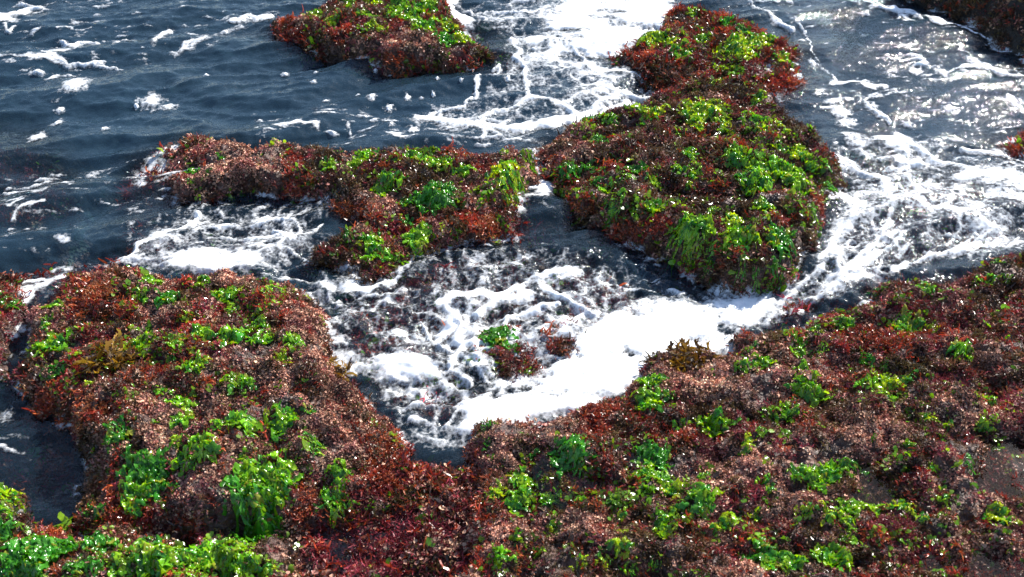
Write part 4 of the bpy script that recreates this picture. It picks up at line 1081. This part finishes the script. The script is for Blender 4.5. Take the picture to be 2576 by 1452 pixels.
for it in REG:
    o, kind, k, u, v, ar, s = it
    if kind == 'lettuce':
        size = 'Large' if ar > 2600 else ('Small' if ar < 700 else 'Mid-sized'); col = ('lime', 'bright green', 'deep green')[s]
        head = f'{size} {col} sea lettuce'; cat, grp = 'seaweed', 'sea lettuce clumps on the rocks'
    elif kind == 'red':
        size = 'Wide' if ar > 2200 else ('Small' if ar < 1000 else 'Bushy'); head = size + ' ' + ('orange-red seaweed', 'crimson seaweed', 'rusty orange seaweed')[s]
        cat, grp = 'seaweed', 'red seaweed bushes on the rocks'
    elif kind == 'kelp':
        head = 'Golden brown kelp tuft of flat blades'; cat, grp = 'kelp', 'golden kelp tufts'
    else:
        head = ('Small' if ar < 260 else 'Broad') + ' floating foam patch'; cat, grp = 'foam patch', 'foam patches drifting on the water'
    o['category'] = cat; o['group'] = grp
    buck.setdefault((head, k, cell(k, u, v)), []).append(it)
for (head, k, c), L in buck.items():
    us = [i[3] for i in L]; vs = [i[4] for i in L]
    for n, it in enumerate(L):
        place = f'{c} of the picture' if k == 'W' else f'{c} of {PHR[k]}'
        lab = f'{head}, {place}'
        if len(L) > 1:
            lab += ', ' + (q_rank(us, n, 'left', 'right') if max(us) - min(us) >= max(vs) - min(vs) else q_rank(vs, n, 'top', 'bottom'))
        it[0]['label'] = lab

# ------------------------------------------------------------------ light, sky, camera
SUN_EL, SUN_AZ = math.radians(39), math.radians(39)        # azimuth from straight ahead towards the right
sd = np.array([math.sin(SUN_AZ) * math.cos(SUN_EL), math.cos(SUN_AZ) * math.cos(SUN_EL), math.sin(SUN_EL)])
sl = bpy.data.lights.new('sun', 'SUN'); sl.energy = 5.0; sl.angle = math.radians(.55); sl.color = (1.0, .955, .88)
so = bpy.data.objects.new('sun', sl); COL.objects.link(so)
so.rotation_euler = mathutils.Vector((-sd[0], -sd[1], -sd[2])).to_track_quat('-Z', 'Y').to_euler()
so.location = (3, 6, 8)
w = bpy.data.worlds.new('World'); SC.world = w; w.use_nodes = True
nt = w.node_tree; nt.nodes.clear()
sky = nt.nodes.new('ShaderNodeTexSky'); sky.sky_type = 'NISHITA'; sky.sun_disc = False; sky.dust_density = .8; sky.ozone_density = 1.6
sky.sun_elevation = SUN_EL; sky.sun_rotation = SUN_AZ
bg = nt.nodes.new('ShaderNodeBackground'); bg.inputs['Strength'].default_value = 0.12
ow = nt.nodes.new('ShaderNodeOutputWorld')
nt.links.new(sky.outputs[0], bg.inputs['Color']); nt.links.new(bg.outputs[0], ow.inputs['Surface'])

cam = bpy.data.cameras.new('camera'); co = bpy.data.objects.new('camera', cam); COL.objects.link(co)
co.location = (0, 0, CAM_H); co.rotation_euler = (math.pi / 2 - PITCH, 0, 0)
cam.sensor_fit = 'HORIZONTAL'; cam.sensor_width = 36; cam.lens = 36 * F_PX / 2576
cam.clip_start = .05; cam.clip_end = 500
cam.dof.use_dof = True; cam.dof.focus_distance = 3.3; cam.dof.aperture_fstop = 5.6
SC.camera = co
SC.view_settings.view_transform = 'Standard'; SC.view_settings.look = 'None'; SC.view_settings.exposure = 0.85; SC.view_settings.gamma = 1.0
SC.cycles.max_bounces = 8; SC.cycles.transparent_max_bounces = 12; SC.cycles.diffuse_bounces = 2; SC.cycles.glossy_bounces = 3
SC.cycles.sample_clamp_indirect = 4.0
SC.cycles.use_adaptive_sampling = True; SC.cycles.adaptive_threshold = 0.02
SC.cycles.use_denoising = True
